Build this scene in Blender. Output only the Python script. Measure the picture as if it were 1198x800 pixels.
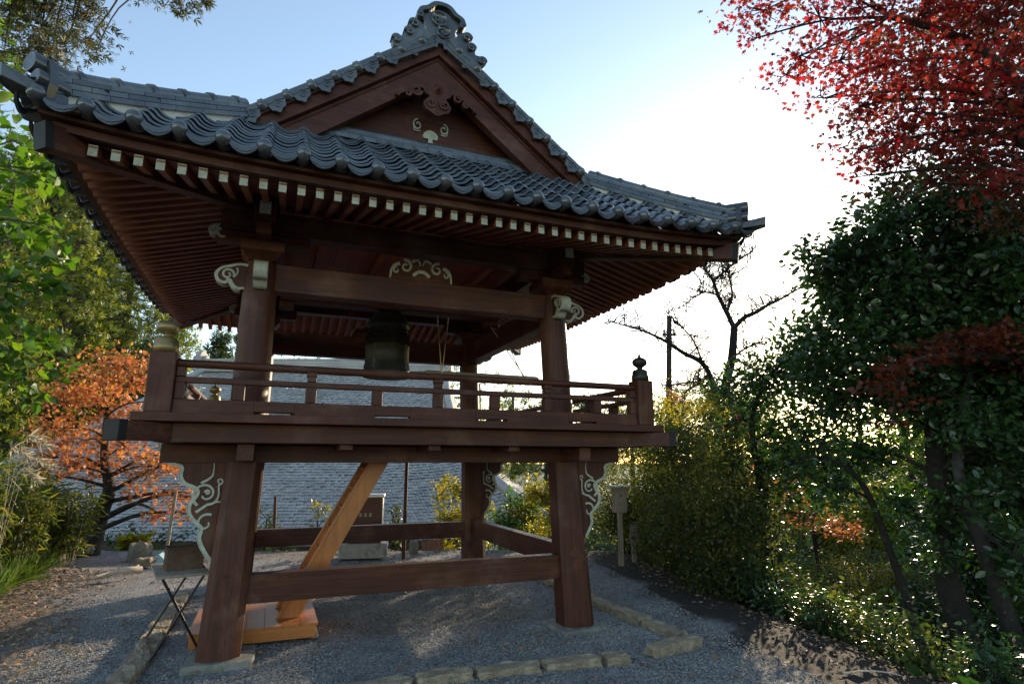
import bpy, bmesh, math, random
import numpy as np
from mathutils import Vector, Matrix
random.seed(7); rng = np.random.default_rng(7)
PI = math.pi
for o in list(bpy.data.objects): bpy.data.objects.remove(o)
S = bpy.context.scene
COL = S.collection

# ------------------------------------------------------------------ camera, sky, sun, exposure
CAM = Vector((-1.5086, -8.0737, 1.7243)); YAW = -0.3860; PITCH = 0.2017; FPX = 684.67
cd = bpy.data.cameras.new('camera'); cam = bpy.data.objects.new('camera', cd); COL.objects.link(cam)
cam.location = CAM; cam.rotation_euler = (PI/2 + PITCH, 0, YAW)
cd.sensor_width = 36; cd.lens = FPX/1198*36; cd.clip_start = .05; cd.clip_end = 3000
S.camera = cam
SUN_AZ, SUN_EL = math.radians(50), math.radians(12.8)       # azimuth clockwise from +Y
SUN = Vector((math.sin(SUN_AZ)*math.cos(SUN_EL), math.cos(SUN_AZ)*math.cos(SUN_EL), math.sin(SUN_EL)))
w = bpy.data.worlds.new('World'); S.world = w; w.use_nodes = True
wn = w.node_tree.nodes; wl = w.node_tree.links
sky = wn.new('ShaderNodeTexSky'); sky.sky_type = 'NISHITA'; sky.sun_disc = False
sky.sun_elevation = SUN_EL; sky.sun_rotation = SUN_AZ
sky.air_density = 1.0; sky.dust_density = .35; sky.ozone_density = .5
bg = wn['Background']; wl.new(sky.outputs[0], bg.inputs[0]); bg.inputs[1].default_value = .15
sl = bpy.data.lights.new('sun', 'SUN'); sun = bpy.data.objects.new('sun', sl); COL.objects.link(sun)
sl.energy = 3.6; sl.angle = math.radians(.6); sl.color = (1, .80, .56)
sun.rotation_euler = SUN.to_track_quat('Z', 'Y').to_euler()
S.view_settings.view_transform = 'Standard'; S.view_settings.look = 'None'
S.view_settings.exposure = 1.25; S.view_settings.gamma = 1; S.view_settings.use_curve_mapping = False
S.render.engine = 'CYCLES'
S.cycles.use_denoising = True
S.cycles.max_bounces = 8; S.cycles.diffuse_bounces = 6; S.cycles.transmission_bounces = 4

FW = Vector((-math.sin(YAW)*math.cos(PITCH), math.cos(YAW)*math.cos(PITCH), math.sin(PITCH)))
RT = Vector((math.cos(YAW), math.sin(YAW), 0)); UP = RT.cross(FW)
def D(px, py, d):            # measured place: bearing read off the photograph, at an estimated distance
    return CAM + (FW + RT*((px-599)/FPX) + UP*((400-py)/FPX))*d
def Dz(px, py, z):
    r = FW + RT*((px-599)/FPX) + UP*((400-py)/FPX); return CAM + r*((z-CAM.z)/r.z)

# ------------------------------------------------------------------ materials
MATS = {}
def nm(name):
    m = bpy.data.materials.new(name); m.use_nodes = True; MATS[name] = m
    nt = m.node_tree; return m, nt.nodes, nt.links, nt.nodes['Principled BSDF']
def nd(ns, t, **k):
    n = ns.new(t)
    for a, v in k.items():
        if a in n.inputs.keys(): n.inputs[a].default_value = v
        else: setattr(n, a, v)
    return n
def ramp(ns, stops):
    r = ns.new('ShaderNodeValToRGB'); e = r.color_ramp.elements
    while len(e) > len(stops): e.remove(e[-1])
    while len(e) < len(stops): e.new(.5)
    for i, (p, c) in enumerate(stops): e[i].position = p; e[i].color = (*c, 1)
    return r
def coords(ns, ls, scale=(1, 1, 1)):
    tc = ns.new('ShaderNodeTexCoord'); mp = ns.new('ShaderNodeMapping'); mp.inputs['Scale'].default_value = scale
    ls.new(tc.outputs['Object'], mp.inputs[0]); return mp.outputs[0]
def bump(ns, ls, p, src, strength=.3, dist=.01):
    b = ns.new('ShaderNodeBump'); b.inputs['Strength'].default_value = strength; b.inputs['Distance'].default_value = dist
    ls.new(src, b.inputs['Height']); ls.new(b.outputs[0], p.inputs['Normal']); return b
def mixc(ns, ls, fac, a, b, mode='MIX'):
    m = ns.new('ShaderNodeMix'); m.data_type = 'RGBA'; m.blend_type = mode
    for s, v in ((0, fac), (6, a), (7, b)):
        if isinstance(v, (int, float)): m.inputs[s].default_value = v
        elif isinstance(v, tuple): m.inputs[s].default_value = (*v, 1)
        else: ls.new(v, m.inputs[s])
    return m.outputs[2]
def grained(name, c1, c2, axis, rough=.5, sc=26, wear=(.5, .42, .34), wearamt=.12, coat=0, crack=.8):
    m, ns, ls, p = nm(name)
    s = [sc, sc, sc]; s['xyz'.index(axis)] = sc*.045
    v = coords(ns, ls, tuple(s))
    n1 = nd(ns, 'ShaderNodeTexNoise', Scale=1.0, Detail=6, Roughness=.65, Distortion=.35); ls.new(v, n1.inputs[0])
    r = ramp(ns, [(.28, c1), (.72, c2)]); ls.new(n1.outputs[0], r.inputs[0])
    n2 = nd(ns, 'ShaderNodeTexNoise', Scale=2.1, Detail=5, Roughness=.6); ls.new(coords(ns, ls), n2.inputs[0])
    r2 = ramp(ns, [(.52, (0, 0, 0)), (.8, (wearamt,)*3)]); ls.new(n2.outputs[0], r2.inputs[0])
    c = mixc(ns, ls, r2.outputs[0], r.outputs[0], wear)
    r3 = ramp(ns, [(.3, (.72,)*3), (.7, (1.12,)*3)]); ls.new(n2.outputs[0], r3.inputs[0])
    c = mixc(ns, ls, 1.0, c, r3.outputs[0], 'MULTIPLY')
    s4 = [sc*2.6]*3; s4['xyz'.index(axis)] = sc*.05
    n4 = nd(ns, 'ShaderNodeTexNoise', Scale=1.0, Detail=3, Roughness=.5); ls.new(coords(ns, ls, tuple(s4)), n4.inputs[0])
    r4 = ramp(ns, [(.30, (.30,)*3), (.37, (1,)*3)]); ls.new(n4.outputs[0], r4.inputs[0]); c = mixc(ns, ls, crack, c, r4.outputs[0], 'MULTIPLY')
    ls.new(c, p.inputs['Base Color'])
    mr = nd(ns, 'ShaderNodeMapRange'); mr.inputs[3].default_value = rough-.1; mr.inputs[4].default_value = rough+.15
    ls.new(n1.outputs[0], mr.inputs[0]); ls.new(mr.outputs[0], p.inputs['Roughness'])
    p.inputs['Specular IOR Level'].default_value = .5 if coat else .3
    if coat: p.inputs['Coat Weight'].default_value = coat; p.inputs['Coat Roughness'].default_value = .2
    bump(ns, ls, p, n1.outputs[0], .35, .004); return m
for a in 'xyz':
    grained('timber_'+a, (.028, .0082, .0046), (.108, .0325, .0150), a, wear=(.34, .24, .18), wearamt=.22)
    grained('cedar_'+a, (.34, .112, .023), (.54, .20, .048), a, .36, 18, (.3, .11, .03), .3, .15, .2)
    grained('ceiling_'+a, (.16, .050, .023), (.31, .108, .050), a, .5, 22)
    grained('plank_'+a, (.27, .095, .052), (.46, .18, .10), a, .5, 20)  # lighter wood for the ceiling boards; warm interior light put into the colour
    grained('grey_wood_'+a, (.20, .17, .13), (.40, .34, .27), a, .7, 30)
    grained('box_wood_'+a, (.055, .030, .018), (.12, .068, .038), a, .6, 24)
def speckled(name, c1, c2, rough=.5, scale=6, metallic=0, bs=.3, bd=.004, spots=None, spec=.5):
    m, ns, ls, p = nm(name); v = coords(ns, ls)
    n = nd(ns, 'ShaderNodeTexNoise', Scale=scale, Detail=8, Roughness=.65); ls.new(v, n.inputs[0])
    r = ramp(ns, [(.3, c1), (.7, c2)]); ls.new(n.outputs[0], r.inputs[0]); c = r.outputs[0]
    if spots:
        n3 = nd(ns, 'ShaderNodeTexNoise', Scale=scale*.35, Detail=6, Roughness=.7); ls.new(v, n3.inputs[0])
        r3 = ramp(ns, [(.56, (0,)*3), (.68, (1,)*3)]); ls.new(n3.outputs[0], r3.inputs[0])
        c = mixc(ns, ls, r3.outputs[0], c, spots)
    ls.new(c, p.inputs['Base Color'])
    n2 = nd(ns, 'ShaderNodeTexNoise', Scale=scale*9, Detail=4); ls.new(v, n2.inputs[0])
    mr = nd(ns, 'ShaderNodeMapRange'); mr.inputs[3].default_value = max(rough-.12, .02); mr.inputs[4].default_value = rough+.12
    ls.new(n.outputs[0], mr.inputs[0]); ls.new(mr.outputs[0], p.inputs['Roughness'])
    p.inputs['Metallic'].default_value = metallic; p.inputs['Specular IOR Level'].default_value = spec
    bump(ns, ls, p, n2.outputs[0], bs, bd); return m
speckled('glazed_tile', (.028, .037, .045), (.080, .097, .108), .21, 5, 0, .12, .002, (.10, .104, .088), .8)
def per_tile(mat, lo=.75, hi=1.25):      # every tile fired a little differently
    m = MATS[mat]; ns, ls = m.node_tree.nodes, m.node_tree.links; p = ns['Principled BSDF']
    g = ns.new('ShaderNodeNewGeometry'); mr = nd(ns, 'ShaderNodeMapRange'); mr.inputs[3].default_value = lo; mr.inputs[4].default_value = hi
    ls.new(g.outputs['Random Per Island'], mr.inputs[0]); l = p.inputs['Base Color'].links[0].from_socket
    cb = ns.new('ShaderNodeCombineColor')
    for i in range(3): ls.new(mr.outputs[0], cb.inputs[i])
    ls.new(mixc(ns, ls, 1.0, l, cb.outputs[0], 'MULTIPLY'), p.inputs['Base Color'])
per_tile('glazed_tile', .6, 1.45)
speckled('slate_tile', (.30, .285, .27), (.43, .41, .385), .75, 1.6, 0, .5, .01, (.23, .225, .21), .2); per_tile('slate_tile', .85, 1.15)
speckled('plaster', (.42, .43, .38), (.60, .60, .54), .8, 5, 0, .3, .004, (.28, .28, .2))
speckled('aged_white', (.28, .31, .25), (.48, .51, .43), .6, 11, 0, .3, .003, (.26, .25, .17))
speckled('brass', (.17, .125, .05), (.32, .245, .11), .42, 8, .6, .2, .002, (.14, .12, .06))
speckled('bronze', (.018, .019, .014), (.050, .050, .037), .48, 7, .55, .4, .004, (.05, .075, .055))
speckled('dark_cap', (.006, .006, .007), (.014, .014, .015), .55, 9, 0, spec=.25)
speckled('stone', (.14, .135, .115), (.30, .285, .24), .85, 9, 0, .8, .012, (.12, .13, .08))
speckled('curb_stone', (.17, .135, .088), (.42, .345, .24), .85, 9, 0, 1, .015, (.10, .098, .055))
speckled('concrete', (.26, .26, .25), (.42, .42, .40), .85, 9, 0, .5, .006, (.16, .16, .14))
speckled('rope_fibre', (.42, .33, .20), (.60, .50, .34), .9, 40, 0, .6, .004)
speckled('iron', (.012, .012, .014), (.04, .04, .042), .42, 12, .6)
speckled('pale_metal', (.55, .56, .58), (.72, .73, .74), .35, 9, .7)
speckled('rust', (.16, .055, .025), (.30, .13, .06), .8, 14, .1)
speckled('red_lacquer', (.055, .014, .012), (.10, .028, .022), .45, 9)
speckled('bark', (.035, .028, .022), (.11, .088, .068), .9, 14, 0, 1, .02, (.13, .13, .11))
speckled('dark_bark', (.013, .011, .009), (.042, .035, .029), .9, 14, 0, 1, .02, (.08, .085, .07))
speckled('dead_wood', (.40, .33, .25), (.58, .50, .40), .9, 12, 0, .8, .01)
speckled('path_paving', (.17, .12, .115), (.28, .215, .205), .8, 5, 0, .4, .006)
speckled('twine_blue', (.20, .36, .38), (.34, .50, .52), .6, 12)
def leafmat(name, cols, trans=.4, rough=.45, tcol=None, spec=.5):
    m, ns, ls, p = nm(name)
    g = ns.new('ShaderNodeNewGeometry'); n = len(cols)
    r = ramp(ns, [(i/max(n-1, 1), c) for i, c in enumerate(cols)]); ls.new(g.outputs['Random Per Island'], r.inputs[0])
    nz = nd(ns, 'ShaderNodeTexNoise', Scale=1.1, Detail=2); ls.new(coords(ns, ls), nz.inputs[0])
    r2 = ramp(ns, [(.35, (.72, .76, .8)), (.68, (1.22, 1.16, 1.0))]); ls.new(nz.outputs[0], r2.inputs[0])
    c = mixc(ns, ls, 1.0, r.outputs[0], r2.outputs[0], 'MULTIPLY')
    ls.new(c, p.inputs['Base Color']); p.inputs['Roughness'].default_value = rough; p.inputs['Specular IOR Level'].default_value = spec
    t = ns.new('ShaderNodeBsdfTranslucent'); tc = mixc(ns, ls, 1.0, c, tcol or (1.7, 1.6, .7), 'MULTIPLY'); ls.new(tc, t.inputs[0])
    mx = ns.new('ShaderNodeMixShader'); mx.inputs[0].default_value = trans
    ls.new(p.outputs[0], mx.inputs[1]); ls.new(t.outputs[0], mx.inputs[2]); ls.new(mx.outputs[0], ns['Material Output'].inputs[0]); return m
leafmat('leaf_evergreen', [(.018, .040, .016), (.030, .070, .022), (.045, .095, .030)], .25, .32, (1.6, 2.0, .5), .6)
leafmat('leaf_camellia', [(.020, .045, .022), (.035, .080, .030), (.055, .11, .035)], .3, .38, (1.7, 2.0, .5), .5)
leafmat('leaf_red', [(.16, .011, .016), (.26, .020, .026), (.23, .060, .026), (.11, .022, .016)], .5, .5, (2.3, 1.2, 1.2))
leafmat('leaf_rust', [(.065, .030, .013), (.105, .048, .017), (.15, .066, .020), (.11, .026, .014)], .4, .5, (1.6, 1.2, 1.0))
leafmat('leaf_russet', [(.10, .020, .015), (.15, .030, .016), (.18, .055, .020)], .45, .5, (1.7, 1.2, 1.0))
leafmat('leaf_orange', [(.46, .15, .05), (.56, .25, .055), (.54, .13, .08), (.48, .26, .06)], .4, .5, (1.3, 1.3, 1.0))
leafmat('leaf_bright', [(.045, .10, .020), (.080, .15, .024), (.13, .19, .030)], .45, .4, (1.5, 1.8, .4))
leafmat('leaf_yellow', [(.17, .21, .025), (.26, .25, .03), (.36, .27, .03)], .5, .45, (1.6, 1.5, .5))
leafmat('leaf_olive', [(.040, .066, .020), (.068, .096, .024), (.11, .115, .028)], .45, .5, (1.7, 1.6, .6))
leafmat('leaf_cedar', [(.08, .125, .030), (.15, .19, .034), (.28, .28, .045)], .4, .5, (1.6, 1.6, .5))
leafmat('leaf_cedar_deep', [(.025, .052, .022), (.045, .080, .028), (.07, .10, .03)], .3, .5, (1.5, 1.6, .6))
leafmat('leaf_cedar_dry', [(.030, .055, .020), (.055, .075, .026), (.10, .065, .026)], .4, .6, (1.6, 1.4, .7))
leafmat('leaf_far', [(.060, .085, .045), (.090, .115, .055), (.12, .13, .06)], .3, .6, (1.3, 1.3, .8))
leafmat('leaf_grass', [(.045, .09, .018), (.075, .135, .026), (.13, .15, .045)], .4, .45, (1.6, 1.7, .5))
leafmat('leaf_bamboo', [(.06, .10, .022), (.10, .135, .028), (.20, .17, .06)], .4, .4, (1.6, 1.6, .5))
leafmat('plume', [(.45, .40, .30), (.55, .50, .40)], .4, .7, (1, 1, 1))
leafmat('litter', [(.16, .095, .055), (.27, .16, .09), (.38, .23, .12), (.36, .29, .20), (.10, .065, .045)], .1, .7, (1, 1, 1))
leafmat('pebble', [(.15, .15, .148), (.26, .258, .252), (.38, .378, .37), (.23, .215, .195)], 0, .75, (1, 1, 1))
def ground_mat():
    m, ns, ls, p = nm('ground'); v = coords(ns, ls)
    a = ns.new('ShaderNodeVertexColor'); a.layer_name = 'soil'; sp = ns.new('ShaderNodeSeparateColor'); ls.new(a.outputs[0], sp.inputs[0])
    vo = nd(ns, 'ShaderNodeTexVoronoi', Scale=62); ls.new(v, vo.inputs[0])
    big = nd(ns, 'ShaderNodeTexNoise', Scale=1.6, Detail=7, Roughness=.7); ls.new(v, big.inputs[0])
    sc = ns.new('ShaderNodeSeparateColor'); ls.new(vo.outputs['Color'], sc.inputs[0])
    gr = ramp(ns, [(0, (.10, .10, .10)), (.5, (.24, .238, .234)), (1, (.42, .417, .41))]); ls.new(sc.outputs[0], gr.inputs[0])
    br = ramp(ns, [(.32, (.62, .60, .58)), (.62, (1.05, 1.05, 1.05))]); ls.new(big.outputs[0], br.inputs[0])
    gravel = mixc(ns, ls, 1.0, gr.outputs[0], br.outputs[0], 'MULTIPLY')
    fine = nd(ns, 'ShaderNodeTexNoise', Scale=34, Detail=8, Roughness=.75); ls.new(v, fine.inputs[0])
    so = ramp(ns, [(.3, (.020, .017, .015)), (.6, (.052, .045, .039)), (.8, (.09, .077, .064))]); ls.new(fine.outputs[0], so.inputs[0])
    li = ramp(ns, [(.3, (.08, .06, .044)), (.55, (.20, .145, .10)), (.75, (.33, .25, .17))]); ls.new(fine.outputs[0], li.inputs[0])
    gs = ramp(ns, [(.3, (.030, .045, .016)), (.65, (.075, .10, .03))]); ls.new(fine.outputs[0], gs.inputs[0])
    c = mixc(ns, ls, sp.outputs[0], gravel, so.outputs[0]); c = mixc(ns, ls, sp.outputs[1], c, li.outputs[0]); c = mixc(ns, ls, sp.outputs[2], c, gs.outputs[0])
    ls.new(c, p.inputs['Base Color']); p.inputs['Roughness'].default_value = .9; p.inputs['Specular IOR Level'].default_value = .25
    ad = nd(ns, 'ShaderNodeMath', operation='ADD'); ls.new(vo.outputs['Distance'], ad.inputs[0]); ls.new(fine.outputs[0], ad.inputs[1])
    bump(ns, ls, p, ad.outputs[0], .8, .012)
ground_mat()

# ------------------------------------------------------------------ mesh helpers
class MB:
    def __init__(s): s.v = []; s.f = []; s.sm = []
    def add(s, vs, fs, smooth=False):
        b = len(s.v); s.v += [tuple(p) for p in vs]; s.f += [tuple(i+b for i in f) for f in fs]; s.sm += [smooth]*len(fs); return s
    def box(s, x0, x1, y0, y1, z0, z1):
        return s.add([(x0,y0,z0),(x1,y0,z0),(x1,y1,z0),(x0,y1,z0),(x0,y0,z1),(x1,y0,z1),(x1,y1,z1),(x0,y1,z1)],
                     [(0,3,2,1),(4,5,6,7),(0,1,5,4),(1,2,6,5),(2,3,7,6),(3,0,4,7)])
    def beam(s, a, b, wd, ht, up=(0, 0, 1), ch=0):        # box section along a->b
        a, b = Vector(a), Vector(b); d = (b-a).normalized(); sd = d.cross(Vector(up)).normalized(); u = sd.cross(d)
        q = [(-1,-1),(1,-1),(1,1),(-1,1)]
        vs = [p + sd*(i*wd/2) + u*(j*ht/2) for p in (a, b) for i, j in q]
        return s.add(vs, [(0,1,2,3),(7,6,5,4),(0,4,5,1),(1,5,6,2),(2,6,7,3),(3,7,4,0)])
    def loft(s, secs, close=True, caps=True, smooth=False):   # list of rings of the same length
        n = len(secs[0]); vs = [p for r in secs for p in r]; fs = []
        for k in range(len(secs)-1):
            for i in range(n if close else n-1):
                j = (i+1) % n; fs.append((k*n+i, k*n+j, (k+1)*n+j, (k+1)*n+i))
        s.add(vs, fs, smooth)
        if caps:
            s.add(secs[0], [tuple(range(n))[::-1]]); s.add(secs[-1], [tuple(range(n))])
        return s
    def tube(s, pts, rad, n=8, caps=True, smooth=True):
        pts = [Vector(p) for p in pts]; R = rad if hasattr(rad, '__len__') else [rad]*len(pts); secs = []
        ref = None
        for i, p in enumerate(pts):
            d = (pts[min(i+1, len(pts)-1)] - pts[max(i-1, 0)]).normalized()
            if ref is None: ref = Vector((0, 0, 1)) if abs(d.z) < .9 else Vector((1, 0, 0))
            a = d.cross(ref).normalized(); b = a.cross(d); ref = b if b.length else ref
            secs.append([p + (a*math.cos(2*PI*k/n) + b*math.sin(2*PI*k/n))*R[i] for k in range(n)])
        return s.loft(secs, True, caps, smooth)
    def lathe(s, prof, c=(0, 0, 0), n=24, axis=(0, 0, 1)):     # prof: (radius, height)
        ax = Vector(axis).normalized(); a = ax.orthogonal().normalized(); b = ax.cross(a); c = Vector(c)
        return s.loft([[c + ax*h + (a*math.cos(2*PI*k/n) + b*math.sin(2*PI*k/n))*r for k in range(n)] for r, h in prof], True, True, True)
    def ball(s, c, r, n=14, m=8, sc=(1, 1, 1)):
        prof = [(max(math.sin(PI*i/m), .02), -math.cos(PI*i/m)) for i in range(m+1)]
        return s.loft([[Vector(c) + Vector((math.cos(2*PI*k/n)*q*r*sc[0], math.sin(2*PI*k/n)*q*r*sc[1], h*r*sc[2])) for k in range(n)] for q, h in prof], True, True, True)
    def plate(s, uv, O, U, V, n0, n1):                         # outline extruded along U x V
        O, U, V = Vector(O), Vector(U), Vector(V); N = U.cross(V).normalized(); n = len(uv)
        ar = sum(uv[i][0]*uv[(i+1) % n][1] - uv[(i+1) % n][0]*uv[i][1] for i in range(n))
        if ar < 0: uv = uv[::-1]
        A = [O + U*a + V*b + N*n0 for a, b in uv]; B = [O + U*a + V*b + N*n1 for a, b in uv]
        s.add(A + B, [tuple(range(n))[::-1], tuple(range(n, 2*n))] + [(i, (i+1) % n, n+(i+1) % n, n+i) for i in range(n)]); return s
    def ribbon(s, path, wid, O, U, V, n0, n1):
        s.k = getattr(s, 'k', 0)+1; e = .0006*(s.k % 9)
        if abs(n1) >= abs(n0): n1 += e*(1 if n1 > 0 else -1)
        else: n0 += e*(1 if n0 > 0 else -1)                 # tapered flat band along a 2-D path
        O, U, V = Vector(O), Vector(U), Vector(V); N = U.cross(V).normalized(); L = []; R = []
        k = len(path)
        for i in range(k):
            a, b = path[max(i-1, 0)], path[min(i+1, k-1)]; dx, dy = b[0]-a[0], b[1]-a[1]; l = math.hypot(dx, dy) or 1
            ww = (wid[i] if hasattr(wid, '__len__') else wid)/2; nx, ny = -dy/l*ww, dx/l*ww
            L.append((path[i][0]+nx, path[i][1]+ny)); R.append((path[i][0]-nx, path[i][1]-ny))
        def q(p, n): return O + U*p[0] + V*p[1] + N*n
        return s.loft([[q(L[i], n0), q(R[i], n0), q(R[i], n1), q(L[i], n1)] for i in range(k)])
    def build(s, name, mat, parent=None, bevel=0, loc=None):
        me = bpy.data.meshes.new(name); me.from_pydata(s.v, [], s.f); me.polygons.foreach_set('use_smooth', s.sm)
        bm = bmesh.new(); bm.from_mesh(me)
        bmesh.ops.recalc_face_normals(bm, faces=bm.faces); bm.to_mesh(me); bm.free()
        me.materials.append(MATS[mat]); o = bpy.data.objects.new(name, me); COL.objects.link(o)
        if parent: o.parent = parent
        if loc: o.location = loc
        if bevel:
            b = o.modifiers.new('bevel', 'BEVEL'); b.width = bevel; b.segments = 2; b.limit_method = 'ANGLE'; b.angle_limit = .7
        return o
def tag(o, label, cat, group=None, kind=None):
    o['label'] = label; o['category'] = cat
    if group: o['group'] = group
    if kind: o['kind'] = kind
    return o
def thing(name, loc, label, cat, group=None):
    o = bpy.data.objects.new(name, None); COL.objects.link(o); o.location = loc; o.empty_display_size = .2
    bpy.context.view_layer.update(); return tag(o, label, cat, group)
def spiral(c, r0, r1, a0, a1, n=22):
    return [(c[0] + (r0+(r1-r0)*t)*math.cos(math.radians(a0+(a1-a0)*t)), c[1] + (r0+(r1-r0)*t)*math.sin(math.radians(a0+(a1-a0)*t))) for t in [i/(n-1) for i in range(n)]]
def taper(n, a, b, c=None): return [a+(b-a)*i/(n-1) for i in range(n)]
def smooth2(pts, k=4):                                        # Catmull-Rom through a polyline of any dimension
    out = []; n = len(pts)
    P = [np.array(p, float) for p in pts]
    for i in range(n-1):
        p0, p1, p2, p3 = P[max(i-1, 0)], P[i], P[i+1], P[min(i+2, n-1)]
        for j in range(k):
            t = j/k; out.append(tuple(.5*((2*p1)+(p2-p0)*t+(2*p0-5*p1+4*p2-p3)*t*t+(-p0+3*p1-3*p2+p3)*t**3)))
    return out + [tuple(P[-1])]

# leaves: N copies of a small template in one mesh, numpy
T_OVAL = (np.array([(0,0,0),(.26,.32,.05),(.20,.72,.05),(0,1,0),(-.20,.72,.05),(-.26,.32,.05)]), [(0,1,2,3),(0,3,4,5)])
T_BROAD = (np.array([(0,0,0),(.40,.14,.07),(.45,.45,.08),(.2,.8,.03),(0,1,-.06),(-.2,.8,.03),(-.45,.45,.08),(-.40,.14,.07)]), [(0,1,2,3,4),(0,4,5,6,7)])
_st = []
for k in range(7):
    a = math.radians(-90+ (k-3)*44 + 180); L = [.45, .72, .92, 1, .92, .72, .45][k]
    _st.append((math.cos(a)*L*.62, math.sin(a)*L*.62+.35, -.05*abs(k-3)))
    if k < 6:
        b = a + math.radians(22); _st.append((math.cos(b)*.23, math.sin(b)*.23+.35, .03))
T_STAR = (np.array([(0, .02, 0)] + _st), [tuple(range(len(_st)+1))])
T_GRASS = (np.array([(-.016,0,0),(.016,0,0),(.020,.35,.03),(.014,.7,-.02),(0,1,-.16),(-.014,.7,-.02),(-.020,.35,.03)]), [(0,1,2,6),(6,2,3,5),(5,3,4)])
T_BLADE = (np.array([(0,0,0),(.07,.3,.02),(.06,.65,.0),(0,1,-.1),(-.06,.65,.0),(-.07,.3,.02)]), [(0,1,2,3),(0,3,4,5)])
_tf = []; _tv = []
for k, (a, l) in enumerate([(-62,.6),(-34,.85),(-8,1),(20,.92),(48,.7)]):
    a = math.radians(a); dx, dy = math.sin(a), math.cos(a); z = .12*((k % 2)*2-1)
    b = len(_tv); _tv += [(0,0,0),(dx*l*.55-dy*.09, dy*l*.55+dx*.09, z),(dx*l, dy*l, z*1.4),(dx*l*.55+dy*.09, dy*l*.55-dx*.09, z)]; _tf.append((b,b+1,b+2,b+3))
T_SPRAY = (np.array(_tv), [tuple(range(0, 4))] + _tf[1:])
def leaf_mesh(name, P, size, tmpl, mat, parent=None, up=.5, droop=0, outward=None, loc=None, jit=.45):
    N = len(P); V, F = tmpl; k = len(V)
    n = rng.normal(size=(N, 3)); n[:, 2] += up*3; n /= np.linalg.norm(n, axis=1)[:, None]
    d = rng.normal(size=(N, 3))
    if outward is not None: d += outward*1.5
    d[:, 2] -= droop
    d -= (d*n).sum(1)[:, None]*n; d /= np.linalg.norm(d, axis=1)[:, None]+1e-9
    s = np.cross(d, n); sz = size*(1+jit*rng.uniform(-1, 1, N))
    co = P[:, None, :] + sz[:, None, None]*(V[None, :, 0:1]*s[:, None, :] + V[None, :, 1:2]*d[:, None, :] + V[None, :, 2:3]*n[:, None, :])
    me = bpy.data.meshes.new(name); me.vertices.add(N*k); me.vertices.foreach_set('co', co.astype(np.float32).ravel())
    fl = np.concatenate([np.array(f) for f in F]); ln = np.array([len(f) for f in F])
    me.loops.add(N*len(fl)); me.loops.foreach_set('vertex_index', (np.arange(N)[:, None]*k + fl[None, :]).astype(np.int32).ravel())
    me.polygons.add(N*len(F)); tot = np.tile(ln, N); st = np.concatenate([[0], np.cumsum(tot)[:-1]])
    me.polygons.foreach_set('loop_start', st.astype(np.int32)); me.update(calc_edges=True)
    me.materials.append(MATS[mat]); o = bpy.data.objects.new(name, me); COL.objects.link(o)
    if parent: o.parent = parent
    if loc: o.location = loc
    return o
def clump_points(clumps, dens, sub=.38, flat=1.0):
    """clumps: (centre, rx, rz) -> leaf points gathered round twig ends inside each clump; returns points, outward dirs, twig ends"""
    P, O, T = [], [], []
    for c, rx, rz in clumps:
        c = np.array(c); m = max(4, int(9*rx**1.2+5)); 
        q = rng.normal(size=(m, 3)); q /= np.linalg.norm(q, axis=1)[:, None]; q *= (rng.uniform(.25, 1, m)**.6)[:, None]
        sc = c + q*np.array([rx, rx, rz]); T.append((c, sc))
        n = max(6, int(dens*rx*rx*rz**.5/m))
        for t in sc:
            g = np.clip(rng.normal(size=(n, 3)), -1.7, 1.7)*np.array([rx, rx, rz*flat])*sub*rng.uniform(.65, 1.25)
            P.append(t+g); O.append(g/(np.linalg.norm(g, axis=1)[:, None]+1e-9))
    return np.concatenate(P), np.concatenate(O), T
def tree(name, label, cat, base, trunk, clumps, leaf, size, dens, tmpl=T_OVAL, group=None, bark='bark', r0=.15, r1=.03,
         up=.4, droop=0, sub=.38, flat=1.0, twigs=True, twig_r=.012, crown='crown', limbs_from=.35, wood='trunk'):
    base = Vector(base); t = thing(name, base, label, cat, group); b = np.array(base)
    tr = smooth2([tuple(Vector(p)-base) for p in trunk], 5) if trunk else None
    P, O, T = clump_points([(np.array(c)-b, rx, rz) for c, rx, rz in clumps], dens, sub, flat)
    mb = MB()
    if trunk:
        n = len(tr); mb.tube(tr, [r0+(r1-r0)*(i/(n-1))**.8 for i in range(n)], 9)
        A = np.array(tr)
        for c, sc in T:
            lo = int(n*limbs_from); dd = np.linalg.norm(A[lo:]-c, axis=1) + 1.2*np.maximum(A[lo:, 2]-c[2]+.2, 0); j = lo+int(np.argmin(dd)); s0 = A[j]
            rr = max(.35*(r0+(r1-r0)*(j/(n-1))), twig_r*1.6); L = np.linalg.norm(c-s0)
            mid = (s0+c)/2 + np.array([0, 0, .10*L]) + rng.normal(size=3)*.07*L
            lp = smooth2([tuple(s0), tuple(mid), tuple(c)], 4); mb.tube(lp, taper(len(lp), rr, twig_r), 6)
            if twigs:
                for q in sc:
                    m2 = (c+q)/2 + rng.normal(size=3)*.08*np.linalg.norm(q-c); mb.tube([tuple(c), tuple(m2), tuple(q)], [twig_r, twig_r*.7, twig_r*.3], 4)
        mb.build(wood, bark, t)
    leaf_mesh(crown, P, size, tmpl, leaf, t, up, droop, O); return t
def circ_clumps(px, py, d, rx, ry, n, r, rz=None, dj=.8):      # n clumps filling an oval on bearing px,py
    out = []
    for i in range(n):
        a = rng.uniform(0, 2*PI); q = math.sqrt(rng.uniform(0, 1))
        p = D(px+rx*q*math.cos(a), py+ry*q*math.sin(a), d+rng.uniform(-dj, dj)); rr = r*rng.uniform(.7, 1.25); out.append((p, rr, (rz or r)*rng.uniform(.75, 1.2)))
    return out

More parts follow.
